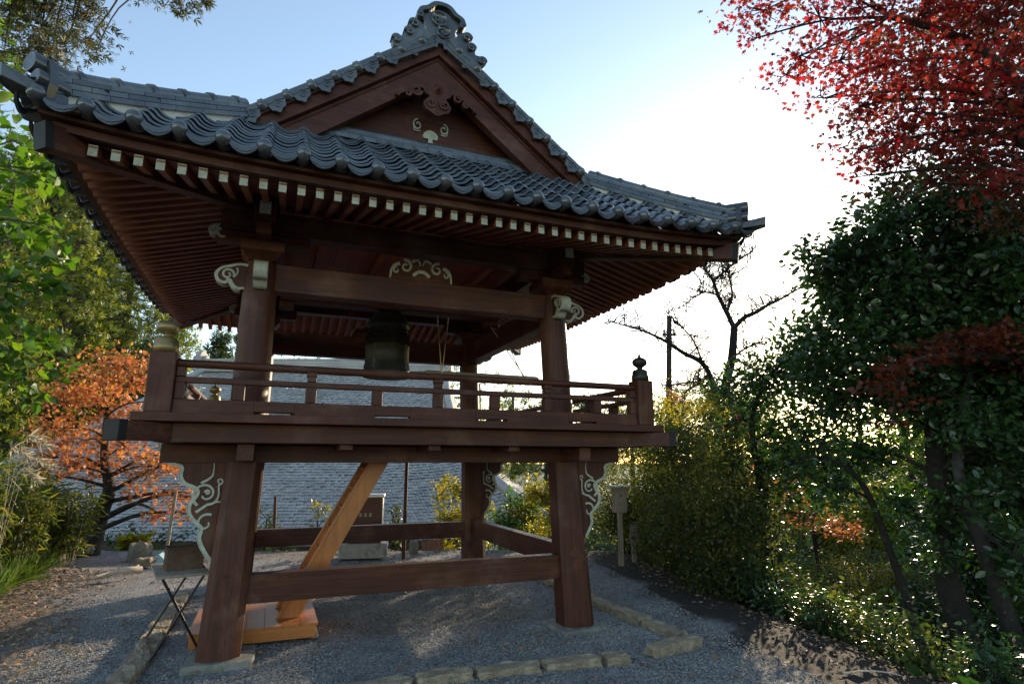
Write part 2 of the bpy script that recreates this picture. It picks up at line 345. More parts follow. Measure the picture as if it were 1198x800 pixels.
# ------------------------------------------------------------------ ground
def sst(a, b, x): t = np.clip((x-a)/(b-a), 0, 1); return t*t*(3-2*t)
def fwd(x, y): return (x-CAM.x)*math.sin(-YAW) + (y-CAM.y)*math.cos(YAW)
def edge_x(y): return np.interp(y, [-9, -4.4, -2.5, -.9, 1.2, 4, 9], [2.2, 2.7, 3.05, 3.4, 3.8, 4.5, 6])
def gh(x, y):
    x = np.asarray(x, float); y = np.asarray(y, float); f = fwd(x, y)
    h = -.045-.05*np.exp(-((x-1.9)**2+(y+1.9)**2)/1.6) + .05*np.exp(-((x-1.8)**2+(y-2.0)**2)/2.0)
    h = h - 1.25*sst(.7, 3.9, x-edge_x(y)) + .02*np.sin(x*1.7+.5)*np.sin(y*1.3)
    h = h + .32*sst(0, 3.2, -3.7-x)*(1-sst(3, 9, y))
    bank = sst(12.4, 16.5, f)*(1-sst(5, 10, x-edge_x(y)))
    h = h - 2.9*bank
    h = h + sst(24, 90, f)*np.clip(.30*(np.arctan2(-(x-CAM.x), (y-CAM.y))+.15), 0, .35)*np.clip(f-24, 0, 140)
    return h
def G(x, y): return float(gh(x, y))
xs = np.concatenate([-np.geomspace(600, 7.6, 40), np.arange(-7.5, 9.5, .09), np.geomspace(9.6, 600, 40)])
ys = np.concatenate([-np.geomspace(300, 10.1, 16), np.arange(-10, 12, .09), np.geomspace(12.1, 800, 50)])
X, Y = np.meshgrid(xs, ys); Z = gh(X, Y)
near = ((X > -7.5) & (X < 9.5) & (Y > -10) & (Y < 12)); Z = Z + near*rng.normal(size=X.shape)*.005
me = bpy.data.meshes.new('ground'); nx, ny = len(xs), len(ys)
me.vertices.add(nx*ny); me.vertices.foreach_set('co', np.stack([X, Y, Z], -1).astype(np.float32).ravel())
ii = (np.arange(ny-1)[:, None]*nx + np.arange(nx-1)[None, :]).ravel(); q = np.stack([ii, ii+1, ii+nx+1, ii+nx], 1)
me.loops.add(q.size); me.loops.foreach_set('vertex_index', q.astype(np.int32).ravel()); me.polygons.add(len(q)); me.polygons.foreach_set('loop_start', (np.arange(len(q))*4).astype(np.int32))
me.update(calc_edges=True)
wob = .12*np.sin(X*3.1+Y*2.3)+.10*np.sin(Y*5.7-X*1.9)+rng.normal(size=X.shape)*.06
soil = sst(-.12, .25, X-edge_x(Y)+wob)
lit = np.maximum(sst(-.3, .5, -3.3-.12*(Y+2)-X+wob*2)*(1-sst(1.5, 4.5, Y))*.9, .30*sst(.6, 1.4, X-edge_x(Y)+wob))
lit = np.maximum(lit, .5*sst(3.6, 4.4, Y+wob)*(X > -3))
grs = np.maximum(sst(2.0, 3.2, X-edge_x(Y)), np.maximum(sst(13, 14.5, fwd(X, Y)+wob), sst(4.9, 5.6, -X+wob)*sst(-2, 1, Y)))
ca = me.color_attributes.new('soil', 'FLOAT_COLOR', 'POINT'); ca.data.foreach_set('color', np.stack([soil, lit, grs, np.ones_like(soil)], -1).astype(np.float32).ravel())
me.materials.append(MATS['ground']); go = bpy.data.objects.new('ground', me); COL.objects.link(go); go['kind'] = 'structure'

# ------------------------------------------------------------------ bell tower
BT = thing('bell_tower', (0, 0, 0), 'dark timber two-storey bell tower with a blue-grey tiled hip-and-gable roof', 'bell tower')
def part(mb, name, mat, parent=None, bevel=0): return mb.build(name, mat, parent or BT, bevel)
def oct_ring(cx, cy, z, h, ch): return [(cx+a, cy+b, z) for a, b in ((-h+ch,-h),(h-ch,-h),(h,-h+ch),(h,h-ch),(h-ch,h),(-h+ch,h),(-h,h-ch),(-h,-h+ch))]
BZ = {(-1,-1): .02, (1,-1): -.05, (1,1): .06, (-1,1): .02}
POST = {}
for (sx, sy), z0 in BZ.items():
    m = MB().loft([oct_ring(sx*1.8, sy*1.8, z0, .18, .065), oct_ring(sx*1.725, sy*1.725, 1.72, .155, .055)])
    POST[sx, sy] = part(m, 'post', 'timber_z', bevel=.004)
    # carved bracket under the deck, cantilevered sideways
    O = (0, sy*1.74+.06, 0); U = (sx, 0, 0); V = (0, 0, 1)
    out = [(1.88,.80),(1.955,.84),(2.02,.93),(2.065,1.03),(2.055,1.12),(2.10,1.17),(2.165,1.25),(2.17,1.34),(2.13,1.40),(2.115,1.45),(2.15,1.49),(2.235,1.53),(2.27,1.60),(2.265,1.665),(2.305,1.69),(2.375,1.71),(2.43,1.78),(2.465,1.90)]
    out = smooth2(out, 3); body = out + [(1.84, 1.90), (1.84, .80)]
    br = part(MB().plate(body, O, U, V, .0 if sx > 0 else -.12, .12 if sx > 0 else .0), 'carved_bracket', 'timber_z', POST[sx, sy], .002)
    f0 = (.121, .127) if sx > 0 else (-.127, -.121)
    if sx > 0: sides = ((.1205, .128), (-.008, -.0005))
    else: sides = ((-.128, -.1205), (.0005, .008))
    tr = MB()
    inner = [(a-.018, b+.004) for a, b in out]
    for s0, s1 in sides:
        tr.ribbon(inner, .028, O, U, V, s0, s1)
        for path, w0, w1 in ((spiral((2.035,1.43), .115, .03, -60, 330), .030, .018), (smooth2([(2.08,1.53),(2.03,1.56),(1.99,1.60),(1.985,1.68),(1.995,1.76)]), .030, .006),
                             (smooth2([(2.02,1.335),(1.96,1.35),(1.925,1.41),(1.93,1.50),(1.925,1.535)]), .028, .010), (spiral((1.925,1.545), .03, .012, 270, -60, 12), .02, .012),
                             (smooth2([(1.95,1.355),(1.91,1.36),(1.895,1.335)]), .024, .008), (spiral((2.01,1.17), .085, .022, 120, -200), .028, .016), (smooth2([(2.10,1.27),(2.06,1.30),(2.02,1.33)]), .03, .03),
                             (spiral((2.02,1.445), .02, .004, 0, 360, 10), .034, .03)):
            tr.ribbon(path, taper(len(path), w0*.8, w1*.8), O, U, V, s0, s1)
    rim = [(a+.003, b-.001) for a, b in out]
    tr.ribbon(rim, .007, O, U, V, 0 if sx > 0 else -.12, .12 if sx > 0 else 0)
    part(tr, 'scroll_trim', 'aged_white', POST[sx, sy])
# tie beams, with their tenons showing as square pegs
part(MB().box(-1.66, 1.66, -1.84, -1.70, .445, .70), 'tie_beam', 'timber_x', bevel=.006)
part(MB().box(-1.64, 1.64, 1.70, 1.84, .49, .74), 'tie_beam', 'timber_x', bevel=.006)
for sx in (-1, 1):
    part(MB().box(sx*1.77-.07, sx*1.77+.07, -1.64, 1.64, .52, .78), 'tie_beam', 'timber_y', bevel=.006)
    for sy in (-1, 1):
        part(MB().box(sx*1.78-.055, sx*1.78+.055, sy*1.88-.06, sy*1.88+.06, .55, .74), 'tenon_peg', 'timber_y', POST[sx, sy], .006)
        part(MB().box(sx*1.88-.07, sx*1.88+.07, sy*1.77-.05, sy*1.77+.05, .47, .66), 'tenon_peg', 'timber_x', POST[sx, sy], .006)
# deck
for sy in (-1, 1): part(MB().box(-2.44, 2.44, sy*1.74-.075, sy*1.74+.075, 1.715, 1.883), 'post_beam', 'timber_x', bevel=.006)
for sx in (-1, 1): part(MB().box(sx*1.71-.07, sx*1.71+.07, -2.30, -1.82, 1.73, 1.879), 'post_beam', 'timber_y', bevel=.006); part(MB().box(sx*1.71-.07, sx*1.71+.07, -1.66, 2.3, 1.73, 1.879), 'post_beam', 'timber_y', bevel=.006)
for sy in (-1, 1): part(MB().box(-2.41, 2.41, min(sy*2.26, sy*2.40), max(sy*2.26, sy*2.40), 1.885, 2.048), 'deck_girder', 'timber_x', bevel=.006)
for sx in (-1, 1): part(MB().box(min(sx*2.27, sx*2.405), max(sx*2.27, sx*2.405), -2.255, 2.255, 1.886, 2.046), 'deck_girder', 'timber_y', bevel=.006)
for x in (-.85, 0, .85): part(MB().box(x-.06, x+.06, -2.33, 2.33, 1.832, 1.8838), 'joist', 'timber_y', bevel=.004)
for sx in (-1, 1):
    for sy in (-1, 1):
        d = Vector((sx, sy, 0)).normalized(); a = Vector((sx*1.9, sy*1.9, 1.968)); b = Vector((sx*2.66, sy*2.66, 1.968))
        cb = part(MB().beam(a, b, .17, .152), 'corner_beam', 'timber_x', bevel=.005)
        part(MB().beam(b-d*.06, b+d*.008, .182, .166), 'metal_cap', 'dark_cap', cb, .006)
fl = MB()
x = -2.449
while x < 2.44:
    x1 = min(x+.2041, 2.449); fl.box(x+.002, x1-.002, -2.449, 2.449, 2.052, 2.12+.002*rng.uniform(-1, 1)); x = x1
part(fl, 'deck_floor', 'timber_y', bevel=.004)
for sg in (-1, 1):
    part(MB().box(-2.57, 2.57, *sorted((sg*2.452, sg*2.57)), 2.050, 2.123), 'deck_edge', 'timber_x', bevel=.006)
    part(MB().box(*sorted((sg*2.452, sg*2.57)), -2.449, 2.449, 2.050, 2.123), 'deck_edge', 'timber_y', bevel=.006)
# railing
for sx in (-1, 1):
    for sy in (-1, 1):
        c = (sx*2.40, sy*2.40)
        p = part(MB().box(c[0]-.10, c[0]+.10, c[1]-.10, c[1]+.10, 2.124, 2.635), 'corner_post', 'timber_z', bevel=.012)
        mt = 'brass' if sx < 0 else 'bronze'
        f = MB().lathe([(.085, 2.636), (.098, 2.64), (.098, 2.70), (.09, 2.71), (.09, 2.745), (.07, 2.765), (.035, 2.775), (.03, 2.79), (.045, 2.80), (.078, 2.825), (.088, 2.855), (.078, 2.885), (.05, 2.905), (.02, 2.915), (.012, 2.945), (.004, 2.96)], (c[0], c[1], 0), 24)
        part(f, 'finial', mt, p)
for ax, sg in (('x', -1), ('x', 1), ('y', -1), ('y', 1)):
    def bx(m, a0, a1, w0, z0, z1):
        c = sg*2.40
        return m.box(a0, a1, c-w0, c+w0, z0, z1) if ax == 'x' else m.box(c-w0, c+w0, a0, a1, z0, z1)
    mt = 'timber_'+ax
    jb = MB()
    prev = -2.298
    for cx in (-1.5, -.45, .55, 1.6):          # shallow drain notches under the base rail
        bx(jb, prev, cx-.17, .06, 2.124, 2.245); bx(jb, cx-.17, cx+.17, .06, 2.150, 2.245); prev = cx+.17
    bx(jb, prev, 2.298, .06, 2.124, 2.245); part(jb, 'base_rail', mt, bevel=.004)
    part(bx(MB(), -2.298, 2.298, .035, 2.388, 2.438), 'mid_rail', mt, bevel=.006)
    c = sg*2.40; e = [(-2.298, c, 2.555), (2.298, c, 2.555)] if ax == 'x' else [(c, -2.298, 2.555), (c, 2.298, 2.555)]
    part(MB().tube(e, .036, 14), 'handrail', mt)
    for i in range(1, 8):
        q = -2.40+.60*i; full = i % 2 == 0; hw = .045
        m = MB(); c = sg*2.40
        b0 = (q-hw, q+hw, c-.05, c+.05) if ax == 'x' else (c-.05, c+.05, q-hw, q+hw)
        if full:
            m.box(*b0, 2.247, 2.387); m.box(*[b0[0]+.008, b0[1]-.008, b0[2]+.008, b0[3]-.008], 2.439, 2.49); m.box(*b0, 2.488, 2.527)
        else: m.box(*b0, 2.247, 2.387)
        part(m, 'baluster', 'timber_z', bevel=.006)
    for s2 in (-1, 1):
        q = s2*2.262; b0 = (q-.034, q+.034, c-.05, c+.05) if ax == 'x' else (c-.05, c+.05, q-.034, q+.034)
        part(MB().box(*b0, 2.247, 2.387).box(*b0, 2.439, 2.52), 'baluster', 'timber_z', bevel=.005)
# pillars and frame of the belfry
PX = {-1: (-1.74, -1.73), 1: (1.69, 1.62)}
PIL = {}
for sx in (-1, 1):
    for sy in (-1, 1):
        xb, xt = PX[sx]; yb, yt = sy*1.72, sy*1.68; n = 28
        secs = [[(xb+(xt-xb)*t+r*math.cos(2*PI*k/n), yb+(yt-yb)*t+r*math.sin(2*PI*k/n), 2.122+t*1.63) for k in range(n)] for t, r in ((0,.172),(.05,.17),(.6,.168),(.93,.160),(1,.14))]
        PIL[sx, sy] = part(MB().loft(secs, smooth=True), 'pillar', 'timber_z')
        xp = xt
        cp = MB(); y = yt
        cp.loft([[(xp+a*r, y+b*r, z) for a, b in ((-1,-1),(1,-1),(1,1),(-1,1))] for r, z in ((.13,3.752),(.17,3.80),(.21,3.84),(.21,3.93))])
        cp.box(xp-.45, xp+.45, y-.075, y+.075, 3.931, 4.055); cp.box(xp-.07, xp+.07, y-.45, y+.45, 3.928, 4.052)
        part(cp, 'capital', 'timber_x', PIL[sx, sy], .008)
def nosing(name, P0, U, sgn, s, L, par, face=True):
    """carved cloud-shaped beam end: starts at P0 and grows along U"""
    V = (0, 0, 1); N = Vector(U).cross(Vector(V))
    out = smooth2([(0,-.13),(.06,-.155),(.12,-.14),(.165,-.09),(.20,-.05),(.235,-.075),(.29,-.06),(.325,0),(.315,.06),(.27,.11),(.20,.135),(.12,.165),(.05,.17),(0,.16)], 4)
    out = [(a*L, b*s) for a, b in out]
    o = part(MB().plate(out, P0, U, V, -.055, .055), 'nosing', 'timber_x', par, .003)
    t = MB()
    for n0, n1 in ((.0555, .062), (-.062, -.0555)):
        t.ribbon([(a-.012, b) for a, b in out[8:]], .026, P0, U, V, n0, n1)
        sp = spiral((.20*L, .03*s), .075*s, .018*s, 200, -260); t.ribbon(sp, taper(len(sp), .026, .014), P0, U, V, n0, n1)
        t.ribbon(smooth2([(.14*L,.0),(.10*L,.06*s),(.11*L,.12*s)]), .016, P0, U, V, n0, n1)
        sq = smooth2([(.02*L,-.125*s),(.09*L,-.13*s),(.14*L,-.09*s),(.17*L,-.04*s),(.21*L,-.035*s)]); t.ribbon(sq, taper(len(sq), .02, .03), P0, U, V, n0, n1)
    t.ribbon([(a+.004, b) for a, b in out[4:]], .008, P0, U, V, -.055, .055)
    part(t, 'scroll_trim', 'aged_white', par)
for sx in (-1, 1):
    for sy in (-1, 1):
        xp = PX[sx][1]; y = sy*1.69; p = PIL[sx, sy]
        nosing('nosing', (xp+sx*.13, y, 3.555), (sx, 0, 0), sx, .84, .90, p)
        nosing('nosing', (xp, y+sy*.13, 3.56), (0, sy, 0), sy, .86, .85, p)
        nosing('nosing', (xp+sx*.36, y, 4.03), (sx, 0, 0), sx, .45, .5, p)
        # the upper cross arm, ending in a small white block
        a = MB().box(xp-.06, xp+.06, min(y+sy*.2, y+sy*.50), max(y+sy*.2, y+sy*.50), 4.10, 4.24); part(a, 'upper_arm', 'timber_y', p, .006)
        part(MB().box(xp-.052, xp+.052, min(y+sy*.501, y+sy*.512), max(y+sy*.501, y+sy*.512), 4.105, 4.235), 'arm_end', 'aged_white', p, .003)
for sy in (-1, 1):
    z0, z1 = (3.44, 3.735) if sy < 0 else (3.38, 3.735)
    part(MB().box(-1.60, 1.50, sy*1.69-.09, sy*1.69+.09, z0, z1), 'head_beam', 'timber_x', bevel=.01)
    part(MB().box(-2.15, 2.05, sy*1.68-.10, sy*1.68+.10, 4.06, 4.30), 'wall_plate', 'timber_x', bevel=.008)
for sx in (-1, 1):
    xp = PX[sx][1]
    part(MB().box(xp-.09, xp+.09, -1.55, 1.55, 3.385, 3.70), 'head_beam', 'timber_y', bevel=.01)
    part(MB().box(xp-.10, xp+.10, -2.15, -1.782, 4.055, 4.295).box(xp-.10, xp+.10, -1.578, 1.578, 4.055, 4.295).box(xp-.10, xp+.10, 1.782, 2.15, 4.055, 4.295), 'wall_plate', 'timber_y', bevel=.008)
# frog-leg struts with white scrolls between head beam and wall plate
for sy in (-1, 1):
    O = (-.06, sy*1.70, 3.737); U = (-sy, 0, 0); V = (0, 0, 1)
    U = (-sy*.86, 0, 0); V = (0, 0, .9)
    out = smooth2([(-.40,0),(-.36,.10),(-.30,.17),(-.22,.16),(-.14,.22),(-.07,.31),(.07,.31),(.14,.22),(.22,.16),(.30,.17),(.36,.10),(.40,0)], 3)
    o = part(MB().plate(out, O, U, V, -.05, .05), 'frog_leg_strut', 'timber_x')
    t = MB()
    for s in (-1, 1):
        for path, w0, w1 in ((spiral((s*.21,.17), .085, .02, 90-s*20, 90-s*20+s*420), .024, .012), (smooth2([(s*.29,.20),(s*.36,.17),(s*.40,.10),(s*.41,.0)]), .03, .012), (smooth2([(s*.13,.24),(s*.05,.27),(s*.015,.20)]), .022, .008),
                             (spiral((s*.33,.11), .05, .012, 90, 90-s*330), .02, .01)):
            t.ribbon(path, taper(len(path), w0*1.5, w1*1.4), O, U, V, .0505, .066)
    t.ribbon(smooth2([(-.11,.06),(-.05,.11),(0,.12),(.05,.11),(.11,.06)]), .04, O, U, V, .0505, .066)
    part(t, 'scroll_trim', 'aged_white', o)
# ceiling over the bell
ce = MB()
for i in range(17): ce.box(-1.68+i*.198, -1.68+i*.198+.194, -1.575, 1.575, 4.40, 4.425)
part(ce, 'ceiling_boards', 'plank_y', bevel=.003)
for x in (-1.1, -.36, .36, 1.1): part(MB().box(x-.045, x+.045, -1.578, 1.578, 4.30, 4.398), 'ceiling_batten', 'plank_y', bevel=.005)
part(MB().box(-1.53, 1.52, -.12, .12, 3.80, 4.055), 'bell_beam', 'timber_x', bevel=.01)
for x in (-1.45, 1.42): part(MB().box(x-.09, x+.09, -.1, .1, 3.702, 3.798), 'beam_block', 'timber_x', bevel=.01)
# ---- eaves
def lift(s): return .11*np.clip(np.abs(s)/3.33, 0, 1.12)**4
RE = 3.10
def raf(d): return 3.985+(RE-d)*.29
SIDES = {'front': ((1,0), (0,-1)), 'left': ((0,-1), (-1,0)), 'right': ((0,1), (1,0)), 'back': ((-1,0), (0,1))}   # along, outward
def L3(side, s, d, z): (ax, ay), (ox, oy) = SIDES[side]; return (ax*s+ox*d, ay*s+oy*d, z)
back = MB(); backw = MB()
NR = 40
for side in SIDES:
    for i in range(NR):
        s = -2.93+5.86*i/(NR-1); d1 = max(1.62, abs(s)+.05); l = float(lift(s))*.8
        a = L3(side, s, RE, raf(RE)+l); b = L3(side, s, d1, raf(d1)+l*max(0, (d1-1.6)/1.45))
        own = side in ('front', 'left') or (side == 'right' and i < 20)
        m = MB() if own else back
        m.beam(a, b, .058, .074)
        cp = MB() if own else backw
        c0 = L3(side, s, RE+.001, a[2]); c1 = L3(side, s, RE+.006, a[2]); cp.beam((c0[0], c0[1], c0[2]+.003), (c1[0], c1[1], c1[2]+.003), .062, .090)
        if own:
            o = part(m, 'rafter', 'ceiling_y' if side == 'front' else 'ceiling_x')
            if side == 'front': part(cp, 'rafter_end', 'aged_white', o)
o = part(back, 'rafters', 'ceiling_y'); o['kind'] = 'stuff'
part(backw, 'rafter_ends', 'aged_white', o)['kind'] = 'stuff'
for side in SIDES:                                             # boards over the rafters, fascias
    N = 24; sof = MB(); fa = MB(); ur = MB()
    rows = []
    for d in (1.62, 2.1, 2.6, 3.0, 3.11):
        rows.append([L3(side, max(-d, min(d, 3.1*u)), d, raf(d)+.05+float(lift(3.1*u))*.8*max(0, (d-1.6)/1.45)) for u in np.linspace(-1, 1, N)])
    top = [[(p[0], p[1], p[2]+.02) for p in r] for r in rows]
    sof.loft(rows, False, False); sof.loft(top, False, False)
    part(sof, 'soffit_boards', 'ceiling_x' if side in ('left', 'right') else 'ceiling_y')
    for mb, d0, d1, z0, z1, nm_ in ((fa, 3.04, 3.18, .050, .112, 'eave_fascia'), (ur, 3.06, 3.25, .1135, .142, 'eave_board')):
        secs = []
        for u in np.linspace(-1, 1, N*2):
            l = float(lift(3.33*u)); secs.append([L3(side, d*u*1.0, d, 3.985+z+l*(.85 if d < 3.2 else .95)) for d, z in ((d0, z0), (d1, z0), (d1, z1), (d0, z1))])
        part(mb.loft(secs), nm_, 'timber_x' if side in ('front', 'back') else 'timber_y')
for sx in (-1, 1):
    for sy in (-1, 1):
        a = Vector((sx*1.65, sy*1.65, 4.36)); b = Vector((sx*3.22, sy*3.22, 4.035)); d = (b-a).normalized()
        h = part(MB().beam(a, b, .13, .19), 'hip_rafter', 'timber_x', bevel=.006)
        part(MB().beam(b-d*.05, b+d*.008, .14, .20), 'metal_cap', 'dark_cap', h)
# ---- roof tiles
def zs(d, s=0): return 4.16+.73*(3.33-d)+.008*(3.33-d)**2 + lift(s)*np.clip((d-1.8)/1.53, 0, 1)
PITCHT = .3005; S0 = -3.5375
def wave(u):      # u in 0..1 across a tile; roll at the joints
    u = u % 1.0; e = np.minimum(u, 1-u); roll = np.where(e < .2, .050*np.cos(e/.2*PI/2)**1.0, 0); trough = -.030*np.sin(np.clip((u-.2)/.6, 0, 1)*PI); return roll+trough
def tiles(side, d_top, mask, rowlen=.142):
    (ax, ay), (ox, oy) = SIDES[side]
    nr = int(math.ceil((3.35-d_top)/rowlen)); V = []; F = []
    samp = np.concatenate([np.linspace(0, .2, 5), np.linspace(.2, .8, 7)[1:-1], np.linspace(.8, 1, 5)])
    for r in range(nr):
        dlo = 3.35-r*rowlen; dhi = dlo-rowlen-.03
        for c in range(24):
            s0 = S0+c*PITCHT
            sc = s0+PITCHT/2; dm = (dlo+dhi)/2
            if not mask(sc, dm): continue
            jz = rng.normal()*.003; b = len(V); k = len(samp)
            for d, up in ((dlo-.09, .008), (dlo-.004, .024), (dlo+.003, .031), (dlo, .040), (dlo-.013, .047), (dhi, .002)):
                for u in samp:
                    s = s0+u*PITCHT*1.004
                    z = float(zs(d, s))+float(wave(np.array(u)))+up+jz
                    V.append((ax*s+ox*d, ay*s+oy*d, z))
            for rr in range(5):
                for i in range(k-1): F.append((b+rr*k+i, b+rr*k+i+1, b+(rr+1)*k+i+1, b+(rr+1)*k+i))
    m = MB(); m.add(V, F, False); return part(m, 'roof_tiles', 'glazed_tile')
RT_ = {}
for side in SIDES:
    if side in ('front', 'back'): RT_[side] = tiles(side, 1.80, lambda s, d: abs(s) <= d-.02)
    else: RT_[side] = tiles(side, .10, lambda s, d: abs(s) <= max(d-.02, 2.02))
for side in SIDES:                                             # eave tiles: a round boss and a scalloped pendant with relief
    for c in range(25):
        s = S0+c*PITCHT
        if abs(s) > 3.3: continue
        z = float(zs(3.33, s)); m = MB()
        p = Vector(L3(side, s, 3.37, z+.03)); outv = Vector(L3(side, 0, 1, 0))
        m.lathe([(.058, -.12), (.060, -.02), (.060, .004), (.054, .024), (.036, .042), (.008, .05)], p, 16, outv)
        if abs(s+PITCHT) < 3.5:
            U = Vector(L3(side, 1, 0, 0)); O = Vector(L3(side, s, 3.355, float(zs(3.33, s+PITCHT/2))))
            top = [(u*PITCHT, float(wave(np.array(u)))+.012) for u in np.linspace(.16, .86, 9)]
            bot = [(u*PITCHT, float(wave(np.array(u)))-.022-.020*math.sin((u-.16)/.70*PI)**.7) for u in np.linspace(.86, .16, 9)]
            Ve = Vector((0, 0, 1)); sg = 1 if U.cross(Ve).dot(outv) > 0 else -1
            m.plate(top+bot, O, U, Ve, min(0, sg*.018), max(0, sg*.018))
            n0, n1 = sorted((sg*.0185, sg*.024))
            mid = [(u*PITCHT, float(wave(np.array(u)))-.012-.008*math.sin((u-.16)/.7*PI)) for u in np.linspace(.24, .78, 9)]
            m.ribbon(mid, [.006+.008*(i % 2) for i in range(9)], O, U, Ve, n0, n1)
        m.build('eave_tile', 'glazed_tile', RT_[side])
# ---- hip ridges
for sx in (-1, 1):
    for sy in (-1, 1):
        ts = np.linspace(2.02, 3.25, 27); H = MB(); wv = Vector((sx, -sy, 0)).normalized(); dv = Vector((sx, sy, 0)).normalized()
        def hp(t, dz): return Vector((sx*t, sy*t, float(zs(t, t))+dz))
        base = part(MB().loft([[hp(t, -.06)+wv*.10, hp(t, -.06)-wv*.10, hp(t, .045)-wv*.085, hp(t, .045)+wv*.085] for t in ts]), 'hip_ridge', 'plaster')
        for cI, (z0, z1, wd) in enumerate(((.022, .068, .118), (.076, .120, .106), (.128, .172, .096))):
            step = 4; off = (cI % 2)*2
            i0 = 0
            while i0 < 26:
                i1 = min(26, i0+step if i0 else step-off)
                tt = [ts[i] for i in range(i0, i1+1)]; tt[-1] -= .003
                H.loft([[hp(t, z0)+wv*wd, hp(t, z0)-wv*wd, hp(t, z1)-wv*wd*.96, hp(t, z1)+wv*wd*.96] for t in tt]); i0 = i1
        H.tube([hp(t, .195) for t in ts], .062, 12)
        for k in range(6):
            t = 2.08+k*.20; H.tube([hp(t, .195), hp(t+.03, .195)], .076, 12)
        part(H, 'ridge_tiles', 'glazed_tile', base)
        E = MB(); e = hp(3.25, 0)
        E.plate([(-.12,-.05),(.12,-.05),(.15,.06),(.13,.17),(.09,.27),(0,.31),(-.09,.27),(-.13,.17),(-.15,.06)], e, tuple(wv), (0,0,1), -.03, .03)
        for (o_, z_, r_, l_) in ((0, .235, .078, .17), (-.075, .10, .062, .15), (.075, .10, .062, .15), (0, .03, .055, .14)):
            E.lathe([(r_, -.12), (r_, l_*.6), (r_*.85, l_*.62), (r_*.8, l_*.60), (.01, l_*.60)], e+wv*o_+Vector((0,0,z_)), 16, dv)
        part(E, 'ridge_end_tile', 'glazed_tile', base, .004)
        cst = MB(); q0 = hp(3.24, .0)         # flared corner tile
        cst.loft([[q0-dv*.10+wv*.14+Vector((0,0,-.05)), q0-dv*.10-wv*.14+Vector((0,0,-.05)), q0-dv*.10-wv*.12+Vector((0,0,.04)), q0-dv*.10+wv*.12+Vector((0,0,.04))],
                  [q0+dv*.14+wv*.09+Vector((0,0,-.03)), q0+dv*.14-wv*.09+Vector((0,0,-.03)), q0+dv*.14-wv*.085+Vector((0,0,.055)), q0+dv*.14+wv*.085+Vector((0,0,.055))],
                  [q0+dv*.28+wv*.045+Vector((0,0,-.01)), q0+dv*.28-wv*.045+Vector((0,0,-.01)), q0+dv*.29-wv*.05+Vector((0,0,.085)), q0+dv*.29+wv*.05+Vector((0,0,.085))]])
        part(cst, 'corner_tile', 'glazed_tile', base, .006)
